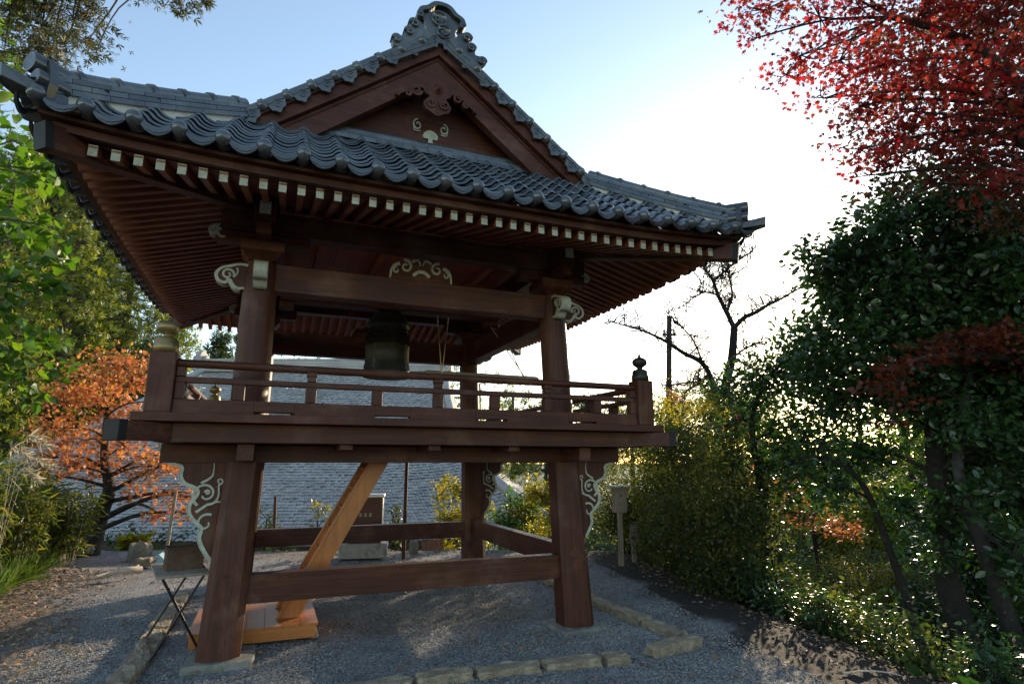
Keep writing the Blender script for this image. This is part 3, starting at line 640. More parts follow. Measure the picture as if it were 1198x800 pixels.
# ---- gables
for sy in (-1, 1):
    N = 17; dg = np.linspace(0, 2.12, N)
    gw = [(-1.78, 5.10)] + [(s*d, float(zs(d))-.12) for s, dd in ((-1, dg[::-1]), (1, dg[1:])) for d in dd if d < 1.78] + [(1.78, 5.10)]
    GW = part(MB().plate(gw, (0, sy*1.70, 0), (1, 0, 0), (0, 0, 1), -.03, .03), 'gable_wall', 'timber_x')
    f = sy
    def yb(a): return sy*a
    for sx in (-1, 1):
        for nm_, y0, y1, t0, t1, mt in (('verge_soffit', 1.72, 2.10, .015, .045, 'timber_y'), ('barge_moulding', 1.93, 2.06, .048, .20, 'timber_x'), ('bargeboard', 1.88, 1.99, .203, .49, 'timber_x')):
            secs = []
            for d in dg:
                c = .06*max(0, 1-d/.25)
                z = float(zs(d)); 
                tt1 = t1*(1 if nm_ != 'bargeboard' else (1+.10*(d/2.1)**2))
                if nm_ == 'bargeboard' and d > 1.7: tt1 = t1*(1.05-.25*(d-1.7)/.4)
                secs.append([(sx*d, yb(y0), z-t0), (sx*d, yb(y1), z-t0), (sx*d, yb(y1), z-tt1-c*.3), (sx*d, yb(y0), z-tt1-c*.3)])
            o = part(MB().loft(secs), nm_, mt)
            if nm_ == 'bargeboard':
                m2 = MB().loft([[(sx*d, yb(1.9905), float(zs(d))-.203-.02), (sx*d, yb(2.005), float(zs(d))-.203-.02), (sx*d, yb(2.005), float(zs(d))-.203-.05), (sx*d, yb(1.9905), float(zs(d))-.203-.05)] for d in dg])
                part(m2, 'board_bead', 'timber_x', o)
        # verge tiles
        VT = part(MB().tube([(sx*d, yb(2.02), float(zs(d))+.085) for d in np.linspace(.12, 2.12, 14)], .062, 12), 'verge_ridge', 'glazed_tile')
        sl = [0]
        for k in range(9):
            d0 = 2.08-k*.232; z0 = float(zs(d0)); m = MB(); sl_ = math.atan2(float(zs(d0-.1)-zs(d0)), .1)
            U = Vector((sx*math.cos(sl_)*-1, 0, math.sin(sl_))); Vv = Vector((sx*math.sin(sl_), 0, math.cos(sl_)))
            O = Vector((sx*d0, yb(2.10), z0+.035)); nrm = U.cross(Vv); sg = 1 if nrm.y*sy > 0 else -1
            pl = smooth2([(.03,.045),(.29,.045)], 2)+smooth2([(.27,-.03),(.235,-.04),(.215,-.085),(.165,-.10),(.125,-.135),(.085,-.10),(.06,-.085),(.045,-.035),(.03,-.03)], 3)
            n0, n1 = sorted((0, sg*.025)); m.plate(pl, O, U, Vv, n0, n1)
            n0, n1 = sorted((sg*.0255, sg*.033)); sp = spiral((.15, -.045), .045, .01, 0, 500); m.ribbon(sp, .010, O, U, Vv, n0, n1)
            m.ribbon(smooth2([(.06,-.01),(.10,-.005),(.15,.012),(.20,-.005),(.25,-.01)]), .010, O, U, Vv, n0, n1)
            m.lathe([(.052, -.16), (.054, .0), (.05, .02), (.032, .04), (.006, .048)], O+Vv*.0+Vector((0, sy*.02, 0)), 16, (0, sy, 0))
            cI = Vector((sx*d0, yb(2.02), z0+.085)); m.tube([cI-U*.022, cI+U*.022], .078, 14)
            m.build('verge_tile', 'glazed_tile', VT)
    # tiled skirting course at the foot of the gable
    nb = MB()
    for k, (z0, z1, y1) in enumerate(((5.24, 5.285, 1.93), (5.29, 5.33, 1.90), (5.335, 5.375, 1.87))):
        x = -1.86
        while x < 1.85:
            x1 = min(x+.30, 1.86); nb.box(x+.002, x1-.002, *sorted((sy*1.735, sy*y1)), z0, z1); x = x1
    nb.tube([(-1.84, sy*1.80, 5.395), (1.84, sy*1.80, 5.395)], .05, 12); part(nb, 'gable_foot_course', 'glazed_tile')
    pl = MB()
    pl.box(-1.84, 1.84, *sorted((sy*1.80, sy*1.885)), 5.13, 5.238); part(pl, 'plaster_bedding', 'plaster')
    # pendant under the apex
    U = (-sy, 0, 0); O = (0, sy*2.0, 6.10)
    out = smooth2([(0,.06),(-.13,-.05),(-.17,-.10),(-.15,-.17),(-.10,-.20),(-.14,-.25),(-.165,-.30),(-.14,-.37),(-.08,-.40),(0,-.44),(.08,-.40),(.14,-.37),(.165,-.30),(.14,-.25),(.10,-.20),(.15,-.17),(.17,-.10),(.13,-.05),(0,.06)], 3)
    ge = part(MB().plate(out, O, U, (0,0,1), .0, .055), 'gable_pendant', 'timber_z', None, .006)
    m = MB()
    for s in (-1, 1):
        for path, w0, w1 in ((spiral((s*.085,-.29), .065, .012, 90+s*60, 90+s*60+s*420), .022, .012), (spiral((s*.25,-.155), .065, .014, 0, s*520), .034, .02), (spiral((s*.345,-.215), .04, .01, 90, 90+s*500), .028, .016),
                             (smooth2([(s*.17,-.10),(s*.22,-.095),(s*.29,-.13),(s*.36,-.17),(s*.42,-.23),(s*.47,-.25)]), .05, .02), (spiral((s*.46,-.255), .028, .008, 90, 90-s*400), .024, .014)):
            m.ribbon(path, taper(len(path), w0, w1), O, U, (0,0,1), .0, .072 if abs(path[0][0]) < .17 else .05)
    bc = Vector((0, sy*2.055, 6.0)); m.lathe([(.07, 0), (.062, .012), (.05, .015), (.048, .035), (.03, .04), (.026, .062), (.006, .07)], bc, 6, (0, sy, 0))
    part(m, 'pendant_carving', 'timber_x', ge)
    # pale painted carving on the gable wall
    U = (-sy*.8, 0, 0); O = (0, sy*1.731, 5.50); m = MB()
    m.plate(smooth2([(-.11,-.06),(-.10,-.045),(-.05,-.03),(-.03,.01),(-.045,.035),(-.09,.03),(-.115,.06),(-.10,.10),(-.05,.135),(0,.145),(.05,.135),(.10,.10),(.115,.06),(.09,.03),(.045,.035),(.03,.01),(.05,-.03),(.10,-.045),(.11,-.06)], 3), O, U, (0,0,1), 0, .02)
    for s in (-1, 1):
        sp = spiral((s*.20,.19), .075, .02, 90, 90-s*430); m.ribbon(sp, taper(len(sp), .016, .02), O, U, (0,0,1), 0, .02)
        m.ribbon(smooth2([(s*.26,.15),(s*.24,.11),(s*.16,.115)]), [.01]*9, O, U, (0,0,1), 0, .02)
    part(m, 'wall_carving', 'aged_white', GW)
# ---- main ridge and its end ornaments
R = MB()
for z0, z1, hw in ((6.66, 6.71, .17), (6.715, 6.76, .155), (6.765, 6.81, .14), (6.815, 6.86, .125)):
    y = -1.98
    while y < 1.97:
        y1 = min(y+.30, 1.98); R.box(-hw, hw, y+.002, y1-.002, z0, z1); y = y1
R.tube([(0, -1.98, 6.885), (0, 1.98, 6.885)], .075, 14); MR = part(R, 'main_ridge', 'glazed_tile')
part(MB().box(-.13, .13, -1.95, 1.95, 6.52, 6.657), 'ridge_bedding', 'plaster', MR)
for sy in (-1, 1):
    U = (-sy*.93, 0, 0); O = (0, sy*2.02, 6.53); V = (0,0,.91); m = MB()
    body = smooth2([(-.20,.02),(-.23,.12),(-.19,.22),(-.20,.30),(-.245,.36),(-.24,.42),(-.17,.46),(-.08,.52),(.0,.545),(.08,.52),(.17,.46),(.24,.42),(.245,.36),(.20,.30),(.19,.22),(.23,.12),(.20,.02),(0,.05),(-.20,.02)], 3)
    m.plate(body, O, U, V, 0, .10)
    hood = smooth2([(-.29,.37),(-.27,.45),(-.18,.50),(-.10,.58),(0,.60),(.10,.58),(.18,.50),(.27,.45),(.29,.37)], 3)
    m.ribbon(hood, .055, O, U, V, -.05, .15)
    for s in (-1, 1):
        sp = spiral((s*.27,.385), .05, .012, 90, 90-s*420); m.ribbon(sp, .026, O, U, V, -.02, .14)
        # wings of clouds stepping down the verge
        wing = smooth2([(s*.18,.02),(s*.20,.20),(s*.27,.30),(s*.36,.31),(s*.41,.24),(s*.38,.16),(s*.46,.12),(s*.47,.03),(s*.56,.02),(s*.61,-.05),(s*.59,-.13),(s*.50,-.14),(s*.18,.02)], 3)
        m.plate(wing, O, U, V, .0, .09)
        for c_, r_ in (((s*.345,.235), .062), ((s*.405,.10), .055), ((s*.555,-.055), .055)):
            sp = spiral(c_, r_, .012, 90-s*90, 90-s*90+s*500); m.ribbon(sp, taper(len(sp), .034, .018), O, U, V, .0, .125)
            m.lathe([(r_*.55, 0), (r_*.45, .02), (.005, .035)], Vector(O)+Vector(U)*c_[0]+Vector((0,sy*.10,c_[1])), 12, (0, sy, 0))
        # tubular roll below the wing, running down the slope
        a = Vector(O)+Vector(U)*(s*.10)+Vector((0, sy*.05, .02)); b = Vector(O)+Vector(U)*(s*.60)+Vector((0, sy*.05, -.30))
        for q in (-.03, .03): m.beam(a+Vector((0, 0, q)), b+Vector((0, 0, q)), .13, .045)
    OR = part(m, 'ridge_end_ornament', 'glazed_tile', MR, .005)
    m = MB()
    for c_, r_ in (((-.03,.36), .105), ((.035,.20), .095)):
        ctr = Vector(O)+Vector(U)*c_[0]+Vector((0, sy*.10, c_[1]))
        m.lathe([(r_, -.01), (r_, .02), (r_*.9, .032), (r_*.82, .03), (r_*.80, .018), (.004, .018)], ctr, 28, (0, sy, 0))
        if r_ > .1:
            for path in ([(-.05,.05),(-.05,-.05)], [(-.05,.05),(-.012,.05),(-.012,-.01),(-.05,-.01)], [(.02,.06),(.02,-.06)], [(.055,.045),(.055,-.045)]):
                m.ribbon([(c_[0]+a, c_[1]+b) for a, b in path], .013, O, U, V, .10, .13)
        else:
            for k in range(3):
                sp = spiral((c_[0], c_[1]), .012, .062, k*120, k*120+150, 10); m.ribbon(sp, taper(10, .03, .008), O, U, V, .10, .13)
    part(m, 'crest_disc', 'glazed_tile', MR)

# ------------------------------------------------------------------ things in and around the tower
bell = thing('temple_bell', (-.10, 0, 2.86), 'large dark bronze bell hung under the tower roof', 'bell')
MB().lathe([(.24,-.0),(.315,-.0),(.33,.015),(.33,.07),(.315,.09),(.312,.16),(.300,.18),(.297,.40),(.305,.41),(.305,.44),(.296,.45),(.285,.70),(.292,.71),(.292,.735),(.28,.745),(.26,.82),(.21,.885),(.10,.92),(.02,.925)], (0,0,0), 40).build('bell_body', 'bronze', bell)
st = MB()
for r in range(4):
    for k in range(28):
        a = 2*PI*k/28
        if (k % 7) in (0,): continue
        st.lathe([(.014, 0), (.012, .012), (.004, .018)], (math.cos(a)*.288, math.sin(a)*.288, .50+r*.05), 6, (math.cos(a), math.sin(a), 0))
st.build('bosses', 'bronze', bell)
for k in range(4):
    a = PI/4+k*PI/2; MB().box(math.cos(a)*.30-.02, math.cos(a)*.30+.02, math.sin(a)*.30-.02, math.sin(a)*.30+.02, .10, .44).build('raised_band', 'bronze', bell)
MB().tube(smooth2([(-.12,0,.90),(-.11,0,1.0),(0,0,1.07),(.11,0,1.0),(.12,0,.90)]), .035, 10).build('hanger_loop', 'bronze', bell)
MB().tube(smooth2([(0,-.05,1.06),(0,-.16,1.00),(0,-.17,.93)][:2]+[(0,-.15,.96)]), .012, 8).build('hook', 'iron', bell)
lg = thing('striking_log', (1.32, 0, 2.93), 'wooden log slung on ropes to strike the bell', 'striker')
MB().tube([(-.88,0,0),(-.85,0,0),(.85,0,0),(.88,0,0)], [.055,.068,.068,.05], 14).build('log', 'grey_wood_x', lg)
for x, l in ((.685, 'pair of pale ropes slung in a V nearest the bell'), (2.0, 'pair of pale ropes slung in a V by the right pillar')):
    m = MB(); xt = min(x, 1.45)
    for s in (-1, 1): m.tube([(x+s*.02, s*.07, 2.93), (xt+s*.09, s*.02, 3.81 if x < 1 else 3.79)], .008, 6)
    m.tube([(x+.02*math.cos(a), .075*math.cos(a*1), 2.93+.075*math.sin(a)) for a in np.linspace(0, 2*PI, 14)], .009, 6)
    m.tube([(x, -.075, 2.90), (x, -.085, 2.62)], .009, 6)
    tag(m.build('rope', 'rope_fibre'), l, 'rope', 'ropes of the striking log')

# steep stair on its plinth
pf = thing('stair_plinth', (-1.52, -.95, 0), 'varnished pale wood plinth under the stair foot', 'plinth')
def Lw(x, y): return (x+1.52, y+.95)
MB().box(-.56, .57, -.53, .50, .012, .125).build('plinth_body', 'cedar_x', pf, .004)
tp = MB()
for i in range(7): tp.box(-.575+i*.1664, -.575+i*.1664+.164, -.545, .515, .126, .150)
tp.build('plinth_top', 'cedar_y', pf, .003)
MB().box(.578, .60, -.50, .52, .0, .03).build('base_batten', 'grey_wood_y', pf)
sr = thing('steep_stair', (-1.20, -1.2, .151), 'steep varnished orange wood stair leaning up to the deck hatch', 'stair')
def stair():
    dirx, rise = .93, 1.70
    for k, y in enumerate((0.0, .52)):
        a0 = Vector((0, y, 0)); a1 = Vector((dirx, y, rise)); dv = (a1-a0).normalized(); hw = .085/abs(dv.z)
        vs = [(-hw+.0, 0), (hw, 0), (dirx+hw, rise), (dirx-hw, rise)]
        MB().plate(vs, (0, y, 0), (1,0,0), (0,0,1), -.022, .022).build('stringer', 'cedar_z', sr, .003)
        MB().plate([(-hw-.03,0.0), (-hw-.002,0), (dirx-hw-.002,rise), (dirx-hw-.03,rise)], (0, y, 0), (1,0,0), (0,0,1), -.034, .034).build('edge_strip', 'cedar_z', sr, .003)
    for i in range(1, 8):
        z = i*rise/8; x = dirx*z/rise
        MB().box(x-.10, x+.075, .024, .496, z-.016, z+.016).build('tread', 'cedar_y', sr, .003)
stair()

# folding table with a wooden box
tb = thing('folding_table', (-2.24, -1.24, 0), 'small folding table with black crossed legs beside the left front post', 'table')
tpm = MB(); ang = math.radians(12); ca_, sa_ = math.cos(ang), math.sin(ang)
def tl(x, y): return (x*ca_-y*sa_, x*sa_+y*ca_)
for i in range(4):
    x0, x1 = -.22+i*.11, -.22+i*.11+.1085
    q = [tl(x0, -.40), tl(x1, -.40), tl(x1, .45), tl(x0, .45)]
    tpm.loft([[(a, b, .680) for a, b in q], [(a, b, .705) for a, b in q]])
tpm.build('tabletop', 'grey_wood_y', tb, .003)
apm = MB(); q = [tl(-.17, .425), tl(.19, .425), tl(.19, .44), tl(-.17, .44)]
apm.loft([[(a, b, .61) for a, b in q], [(a, b, .679) for a, b in q]]); apm.build('apron', 'grey_wood_x', tb)
for yy in (-.36, .40):
    for s in (-1, 1):
        a = tl(-.17*s, yy+.012*s); b = tl(.20*s, yy+.012*s)
        MB().tube([(a[0], a[1], .679), (b[0], b[1], .0)], .011, 8).build('leg', 'iron', tb)
for s in (-1, 1):
    a = tl(.185*s, -.36); b = tl(.185*s, .40); MB().tube([(a[0], a[1], .03), (b[0], b[1], .03)], .009, 8).build('foot_bar', 'iron', tb)
bxo = thing('wooden_box', (-2.22, -1.20, .706), 'open dark wooden box standing on the folding table', 'box')
def bq(x0, x1, y0, y1, z0, z1, nm_, mat='box_wood_x'): 
    q = [tl(x0, y0), tl(x1, y0), tl(x1, y1), tl(x0, y1)]; MB().loft([[(a, b, z0) for a, b in q], [(a, b, z1) for a, b in q]]).build(nm_, mat, bxo, .003)
bq(-.16, .16, -.14, -.122, 0, .19, 'side_panel'); bq(-.16, .16, .122, .14, 0, .19, 'side_panel'); bq(-.16, -.142, -.121, .121, 0, .19, 'side_panel', 'box_wood_y'); bq(.142, .16, -.121, .121, 0, .19, 'side_panel', 'box_wood_y')
bq(-.141, .141, -.121, .121, .004, .02, 'box_floor'); bq(-.166, .166, -.146, -.118, .191, .203, 'top_rim'); bq(-.166, .166, .118, .146, .191, .203, 'top_rim')

# foundation stones and edging stones
def rock(c, sx, sy, sz, rz=0, rough=.05, n=3, seedk=0):
    bm = bmesh.new(); bmesh.ops.create_cube(bm, size=1.0)
    bmesh.ops.subdivide_edges(bm, edges=bm.edges[:], cuts=n, use_grid_fill=True)
    rr = random.Random(seedk+int(c[0]*911+c[1]*317)); ph = [rr.uniform(0, 6.3) for _ in range(6)]
    for v in bm.verts:
        p = v.co; k = 1-rough*1.2*(max(0, abs(p.x)+abs(p.y)+abs(p.z)-1.0)); dx = rough*.45*math.sin(p.y*7+ph[0])*math.sin(p.z*6+ph[1]); dz = rough*.9*math.sin(p.x*8+ph[2])*math.cos(p.y*7+ph[3])
        jj = lambda: rr.uniform(-.0055, .0055)
        v.co = Vector((jj(), jj(), jj())) + Vector(((p.x*k+dx)*sx, (p.y*k+rough*.5*math.sin(p.x*9+ph[4]))*sy, (p.z*k+dz)*sz))
    bmesh.ops.rotate(bm, verts=bm.verts, cent=(0,0,0), matrix=Matrix.Rotation(rz, 3, 'Z'))
    return bm
def rock_obj(name, bm, mat, loc, label, cat, group=None):
    me = bpy.data.meshes.new(name); bm.to_mesh(me); bm.free(); me.materials.append(MATS[mat])
    o = bpy.data.objects.new(name, me); COL.objects.link(o); o.location = loc
    b = o.modifiers.new('bevel', 'BEVEL'); b.width = .01; b.segments = 2; b.limit_method = 'ANGLE'
    return tag(o, label, cat, group)
for (sx, sy), z0 in BZ.items():
    lab = {(-1,-1): 'rough foundation stone with mortar under the left front post', (1,-1): 'flat foundation stone under the right front post', (1,1): 'foundation stone under the right rear post', (-1,1): 'foundation stone under the left rear post'}[sx, sy]
    c = (sx*1.8+(.02 if sx < 0 else 0), sy*1.8-(.0), z0-.06)
    rock_obj('foundation_stone', rock(c, .56, .52, .13, .06*sx, .05), 'stone', c, lab, 'stone', 'foundation stones of the bell tower')
CL = [((-.98,-2.97),(-.30,-2.97)),((-.28,-2.98),(.20,-2.99)),((.22,-3.0),(.80,-3.03)),((.83,-3.04),(1.38,-3.06)),((1.41,-3.06),(1.66,-3.08)),((1.95,-3.0),(2.62,-2.88)),
      ((2.60,-2.66),(2.55,-2.1)),((2.55,-2.08),(2.52,-1.5)),((2.51,-1.48),(2.50,-.9)),((2.50,-.88),(2.50,-.2)),((2.50,-.18),(2.50,.5)),((2.50,.52),(2.5,1.2)),
      ((-2.50,-2.95),(-2.5,-2.3)),((-2.5,-2.28),(-2.47,-1.75)),((-2.47,-1.73),(-2.46,-1.2)),((-2.46,-1.18),(-2.46,-.55)),((-2.46,-.53),(-2.46,.1)),((-2.46,.12),(-2.45,.7)),((-2.45,.72),(-2.45,1.3)),
      ((-2.2,-2.97),(-1.62,-2.97)),((-1.60,-2.97),(-1.0,-2.97))]
places = ['front edge, meeting the gravel before the left front post','front edge, second of the run','front edge between the two front posts','front edge, long piece left of the short end stone','short rounded end of the front edging run','separate long edging stone at the right front corner',
  'right edge, first behind the corner stone','right edge beside the right front post','right edge just behind the right front post','right edge, fourth from the front','right edge, fifth from the front','right edge, farthest from the front',
  'left edge, nearest the camera','left edge, second from the front','left edge beside the folding table legs','left edge behind the folding table','left edge, fifth from the front','left edge, sixth from the front','left edge, farthest from the front','front edge, first from the left corner','front edge, second from the left corner']
for i, ((a, b), pl) in enumerate(zip(CL, places)):
    dx, dy = b[0]-a[0], b[1]-a[1]; L = math.hypot(dx, dy); c = ((a[0]+b[0])/2, (a[1]+b[1])/2)
    z = G(*c); hh = .13 if i in (5,) else .115; wdt = .17 if i < 6 else .19
    bm = rock((c[0]*1.7, c[1]*2.3, 0), L*.955, wdt, hh, math.atan2(dy, dx), .065, 7, i*13)
    rock_obj('edging_stone', bm, 'curb_stone', (c[0], c[1], z+.012+(.03 if i == 5 else 0)+.01*math.sin(i*2.1)), 'worn buff edging stone, '+pl, 'edging stone', 'stones edging the gravel bed')
# memorial cabinet behind, posts, sign
mo = thing('notice_cabinet', Dz(426, 650, .0), 'dark red cabinet with pale metal cap on a concrete plinth behind the tower', 'cabinet'); mo.rotation_euler.z = YAW*.6
MB().box(-.45, .42, -.22, .30, -.02, .24).build('plinth', 'concrete', mo, .02)
MB().box(-.30, .30, -.14, .22, .241, 1.06).build('cabinet_body', 'red_lacquer', mo, .008)
MB().box(-.335, .335, -.18, .26, 1.062, 1.12).build('cap', 'pale_metal', mo, .015)
mk = MB()
for x in (-.09, .0, .09):
    mk.box(x-.022, x+.022, -.1435, -.1405, .72, .735).box(x-.022, x+.022, -.1435, -.1405, .765, .78).box(x-.018, x-.006, -.1435, -.1405, .737, .763).box(x+.006, x+.018, -.1435, -.1405, .737, .763)
mk.build('lettering', 'aged_white', mo)
MB().box(.301, .312, -.12, .20, .26, 1.05).build('side_trim', 'pale_metal', mo)
def pole(px, py, ztop, r, label, lean=(0, 0), mat='grey_wood_z', zb=0.0):
    b = Dz(px, py, zb); 
    m = MB().tube([(0,0,-.1), (lean[0]*.5, lean[1]*.5, (ztop-b.z)/2), (lean[0], lean[1], ztop-b.z)], [r, r*.97, r*.92], 10)
    return tag(m.build('wooden_stake', mat, None, 0, b), label, 'stake', 'stakes round the tower')
pole(472, 652, 1.95, .035, 'tall thin brown stake behind the tower beside the cabinet', mat='timber_z')
pole(320, 641, 1.02, .035, 'dark stake before the tiled roof, left of the stair', (-.04, 0), 'box_wood_z')
pole(193, 655, 1.20, .030, 'slanting weathered stake behind the folding table', (.05, .03))
sg = thing('sign_post', Dz(727, 660, 0), 'square wooden box with white cap on a post by the right shrubs', 'sign post')
MB().box(-.035, .035, -.035, .035, -.1, .86).build('post', 'grey_wood_z', sg, .004)
MB().box(-.10, .10, -.09, .09, .861, 1.28).build('board_box', 'grey_wood_z', sg, .006)
MB().box(-.18, .18, -.15, .15, 1.281, 1.315).build('cap', 'aged_white', sg, .004)
sg2 = thing('short_sign', Dz(742, 655, 0), 'small weathered board on a short post behind the sign box', 'sign')
MB().box(-.03, .03, -.03, .03, -.1, .5).build('post', 'grey_wood_z', sg2); MB().box(-.09, .09, -.045, -.031, .30, .62).build('board', 'grey_wood_x', sg2)
mt = MB()
p = Dz(505, 643, 0)
for i in range(5): mt.add([(-.22+i*.09, -.1, .0), (-.14+i*.09, -.1, .0), (-.10+i*.09, .1, .16+.01*i), (-.18+i*.09, .1, .16+.01*i), (-.22+i*.09, -.085, .0), (-.14+i*.09, -.085, .0), (-.10+i*.09, .115, .16+.01*i), (-.18+i*.09, .115, .16+.01*i)], [(0,1,2,3),(7,6,5,4),(0,4,5,1),(1,5,6,2),(2,6,7,3),(3,7,4,0)])
tag(mt.build('scrap_tiles', 'rust', None, 0, p), 'leaning rusty brown tiles on the ground behind the tower', 'tiles')
rock_obj('stone_block', rock((1.3, 3.4, 0), .14, .14, .24, .3, .06), 'stone', Dz(484, 647, 0)+Vector((0,0,.1)), 'small upright grey stone beside the rusty tiles', 'stone')
rock_obj('stone_slab', rock((-1, 5.2, 0), .75, .22, .10, -.3, .05), 'concrete', Dz(355, 638, 0)+Vector((0,0,.05)), 'pale flat stone slab lying behind the stair', 'stone')
rock_obj('boulder', rock((-3.9, 5.1, 0), .34, .28, .34, .4, .12, 4), 'stone', Dz(163, 652, 0)+Vector((0,0,.08)), 'rounded mossy boulder behind the stake on the left', 'boulder')
rock_obj('flat_rock', rock((-5.1, 5.1, 0), .7, .35, .16, .2, .1), 'stone', Dz(82, 647, .05)+Vector((0,0,.05)), 'low flat grey rock at the back of the leaf litter', 'rock')
rock_obj('loose_stone', rock((-3.4, 4.9, 0), .3, .2, .14, .8, .1), 'curb_stone', Dz(170, 660, 0)+Vector((0,0,.04)), 'small tan stone lying before the boulder', 'stone')
dl = MB(); q = Dz(112, 676, .04); e = Dz(164, 668, .04)
dl.tube(smooth2([(0,0,0.02), tuple((e-q)*.35+Vector((0,.05,.03))), tuple((e-q)*.7+Vector((0,-.03,.05))), tuple(e-q+Vector((0,0,.02)))], 5), taper(16, .025, .06), 9)
dl.tube([tuple((e-q)*.7), tuple((e-q)*.8+Vector((.05,.2,.08)))], [.035, .012], 7)
tag(dl.build('fallen_branch', 'dead_wood', None, 0, q), 'pale bare fallen branch lying on the leaf litter', 'branch')
bsh = MB(); bsh.add([(0,0,0),(.28,.04,0),(.30,.20,.02),(.16,.28,.16),(.02,.22,.10),(.12,.12,.14)], [(0,1,5),(1,2,5),(2,3,5),(3,4,5),(4,0,5)])
tag(bsh.build('plastic_sheet', 'twine_blue', None, 0, Dz(174, 660, 0)), 'crumpled pale blue plastic sheet beside the boulder', 'sheet')
tw = MB(); q = Dz(985, 782, 0); tw.tube(smooth2([(0,0,.015),(.18,-.05,.03),(.36,-.12,.02),(.42,-.22,.015)],4), taper(13,.010,.004), 6)
tag(tw.build('dry_twig', 'dead_wood', None, 0, (q.x, q.y, G(q.x, q.y))), 'pale dry twig lying on the dark soil at the right', 'twig')
# electric pole far behind
ep = thing('utility_pole', D(770, 462, 25)-Vector((0,0,8)), 'leaning dark utility pole against the white sky behind the right pillar', 'utility pole')
a = D(783, 370, 25)-D(770, 462, 25)+Vector((0,0,8))
MB().tube([(0,0,0), tuple(a*.7), tuple(a)], [.14, .125, .11], 10).build('pole_shaft', 'dark_bark', ep)
MB().tube([tuple(a*.93+RT*.28), tuple(a*.93-RT*.28)], .05, 8).build('cross_arm', 'iron', ep)
for s in (-1, 1): MB().lathe([(.03,0),(.06,.03),(.03,.09),(.06,.12),(.02,.18)], tuple(a*.93+RT*.2*s+Vector((0,0,.05))), 10).build('insulator', 'aged_white', ep)

# ------------------------------------------------------------------ temple hall below the terrace
Hd = Vector((math.sin(-YAW), math.cos(YAW), 0))
HO = Vector((CAM.x, CAM.y, 0))
def HP(r, d, z): return HO + RT*r + Hd*d + Vector((0,0,z))
th = thing('temple_hall', HP(-6, 22, -3), 'large temple hall below, its grey tiled roof facing the tower', 'hall')
tho = Vector(th.location)
ZE, ZR, DE, DR = -.40, 5.75, 16.6, 26.0
def hz(t): return ZE + (ZR-ZE)*(.80*t+.20*t*t)
def hall_slope(name, fn, nu, nv, mat='slate_tile'):
    V = []; F = []
    for j in range(nv):
        for i in range(nu):
            jz = rng.normal()*.009; b = len(V)
            for dv_, z_ in ((0, .045), (1.04, .0)):
                for du, zz in ((0, .025), (.25, -.012), (.7, -.012), (1, .025)):
                    r, d, z = fn((i+du)/nu, min((j+dv_)/nv, 1)); V.append(tuple(HP(r, d, z+z_*.42+zz*.35+jz*.6)-tho))
            k = 4
            for i2 in range(3): F.append((b+i2, b+i2+1, b+k+i2+1, b+k+i2))
    m = MB(); m.add(V, F, False); return m.build(name, mat, th)
def frontf(u, t):
    rl = -17.5+3.8*t; rr = .9-3.9*t**.8 - .55*math.sin(PI*t)
    return rl+(rr-rl)*u, DE+(DR-DE)*t, hz(t)+.55*(abs(u-.5)*2)**6*(1-t)
hall_slope('roof_tiles', frontf, 150, 66)
def endf(u, t):
    rr = .9-3.9*t**.8 - .55*math.sin(PI*t); d0 = DE+(DR-DE)*t; d1 = 2*DR-d0
    return rr, d0+(d1-d0)*u, hz(t)+.55*(abs(u-.5)*2)**6*(1-t)
hall_slope('roof_tiles', endf, 50, 36)
def backf(u, t):
    r, d, z = frontf(1-u, t); return r, 2*DR-d, z
hall_slope('roof_tiles', backf, 40, 20)
m = MB()
for z0, z1, hw in ((-.1, .12, .30), (.13, .25, .26), (.26, .38, .22), (.39, .50, .17)):
    a, b = HP(-13.9, DR, ZR+z0)-tho, HP(-2.9, DR, ZR+z0)-tho; m.beam(a+Vector((0,0,(z1-z0)/2)), b+Vector((0,0,(z1-z0)/2)), hw*2, z1-z0)
m.build('ridge', 'slate_tile', th, .02)
for r in (-14.0, -2.8):
    m = MB(); O = HP(r, DR, ZR-.1)-tho
    m.plate(smooth2([(-.5,0),(-.55,.3),(-.35,.55),(-.30,.8),(0,1.0),(.30,.8),(.35,.55),(.55,.3),(.5,0)], 3), O, tuple(Hd), (0,0,1), -.12, .12)
    m.tube([tuple(O+Vector((0,0,.6))-RT*.3), tuple(O+Vector((0,0,.6))+RT*.3)], .16, 12); m.build('ridge_ornament', 'slate_tile', th, .02)
# descending ridge on the front slope and the eave edges
m = MB(); m.tube([tuple(HP(frontf(1, t)[0], frontf(1, t)[1], frontf(1, t)[2]+.12)-tho) for t in np.linspace(0, 1, 16)], .15, 10); m.build('hip_ridge', 'slate_tile', th)
m = MB(); m.tube([tuple(HP(frontf(0, t)[0], frontf(0, t)[1], frontf(0, t)[2]+.12)-tho) for t in np.linspace(0, 1, 16)], .15, 10); m.build('hip_ridge', 'slate_tile', th)
m = MB()
us = np.linspace(0, 1, 40)
m.loft([[HP(frontf(u, 0)[0], DE+o_, frontf(u, 0)[2]+z_)-tho for o_, z_ in ((.04,.0),(.04,-.22),(.5,-.25),(.5,.12))] for u in us]); m.build('eave_fascia', 'box_wood_x', th)
m = MB(); m.loft([[HP(frontf(1, 0)[0]-o_, DE+(2*DR-2*DE)*u, endf(u, 0)[2]+z_)-tho for o_, z_ in ((.02,.0),(.02,-.22),(.5,-.25),(.5,.12))] for u in us]); m.build('eave_fascia', 'box_wood_y', th)
m = MB(); c = [HP(-15.5, DE+1.6, 0)-tho, HP(-.8, DE+1.6, 0)-tho, HP(-.8, 2*DR-DE-1.6, 0)-tho, HP(-15.5, 2*DR-DE-1.6, 0)-tho]
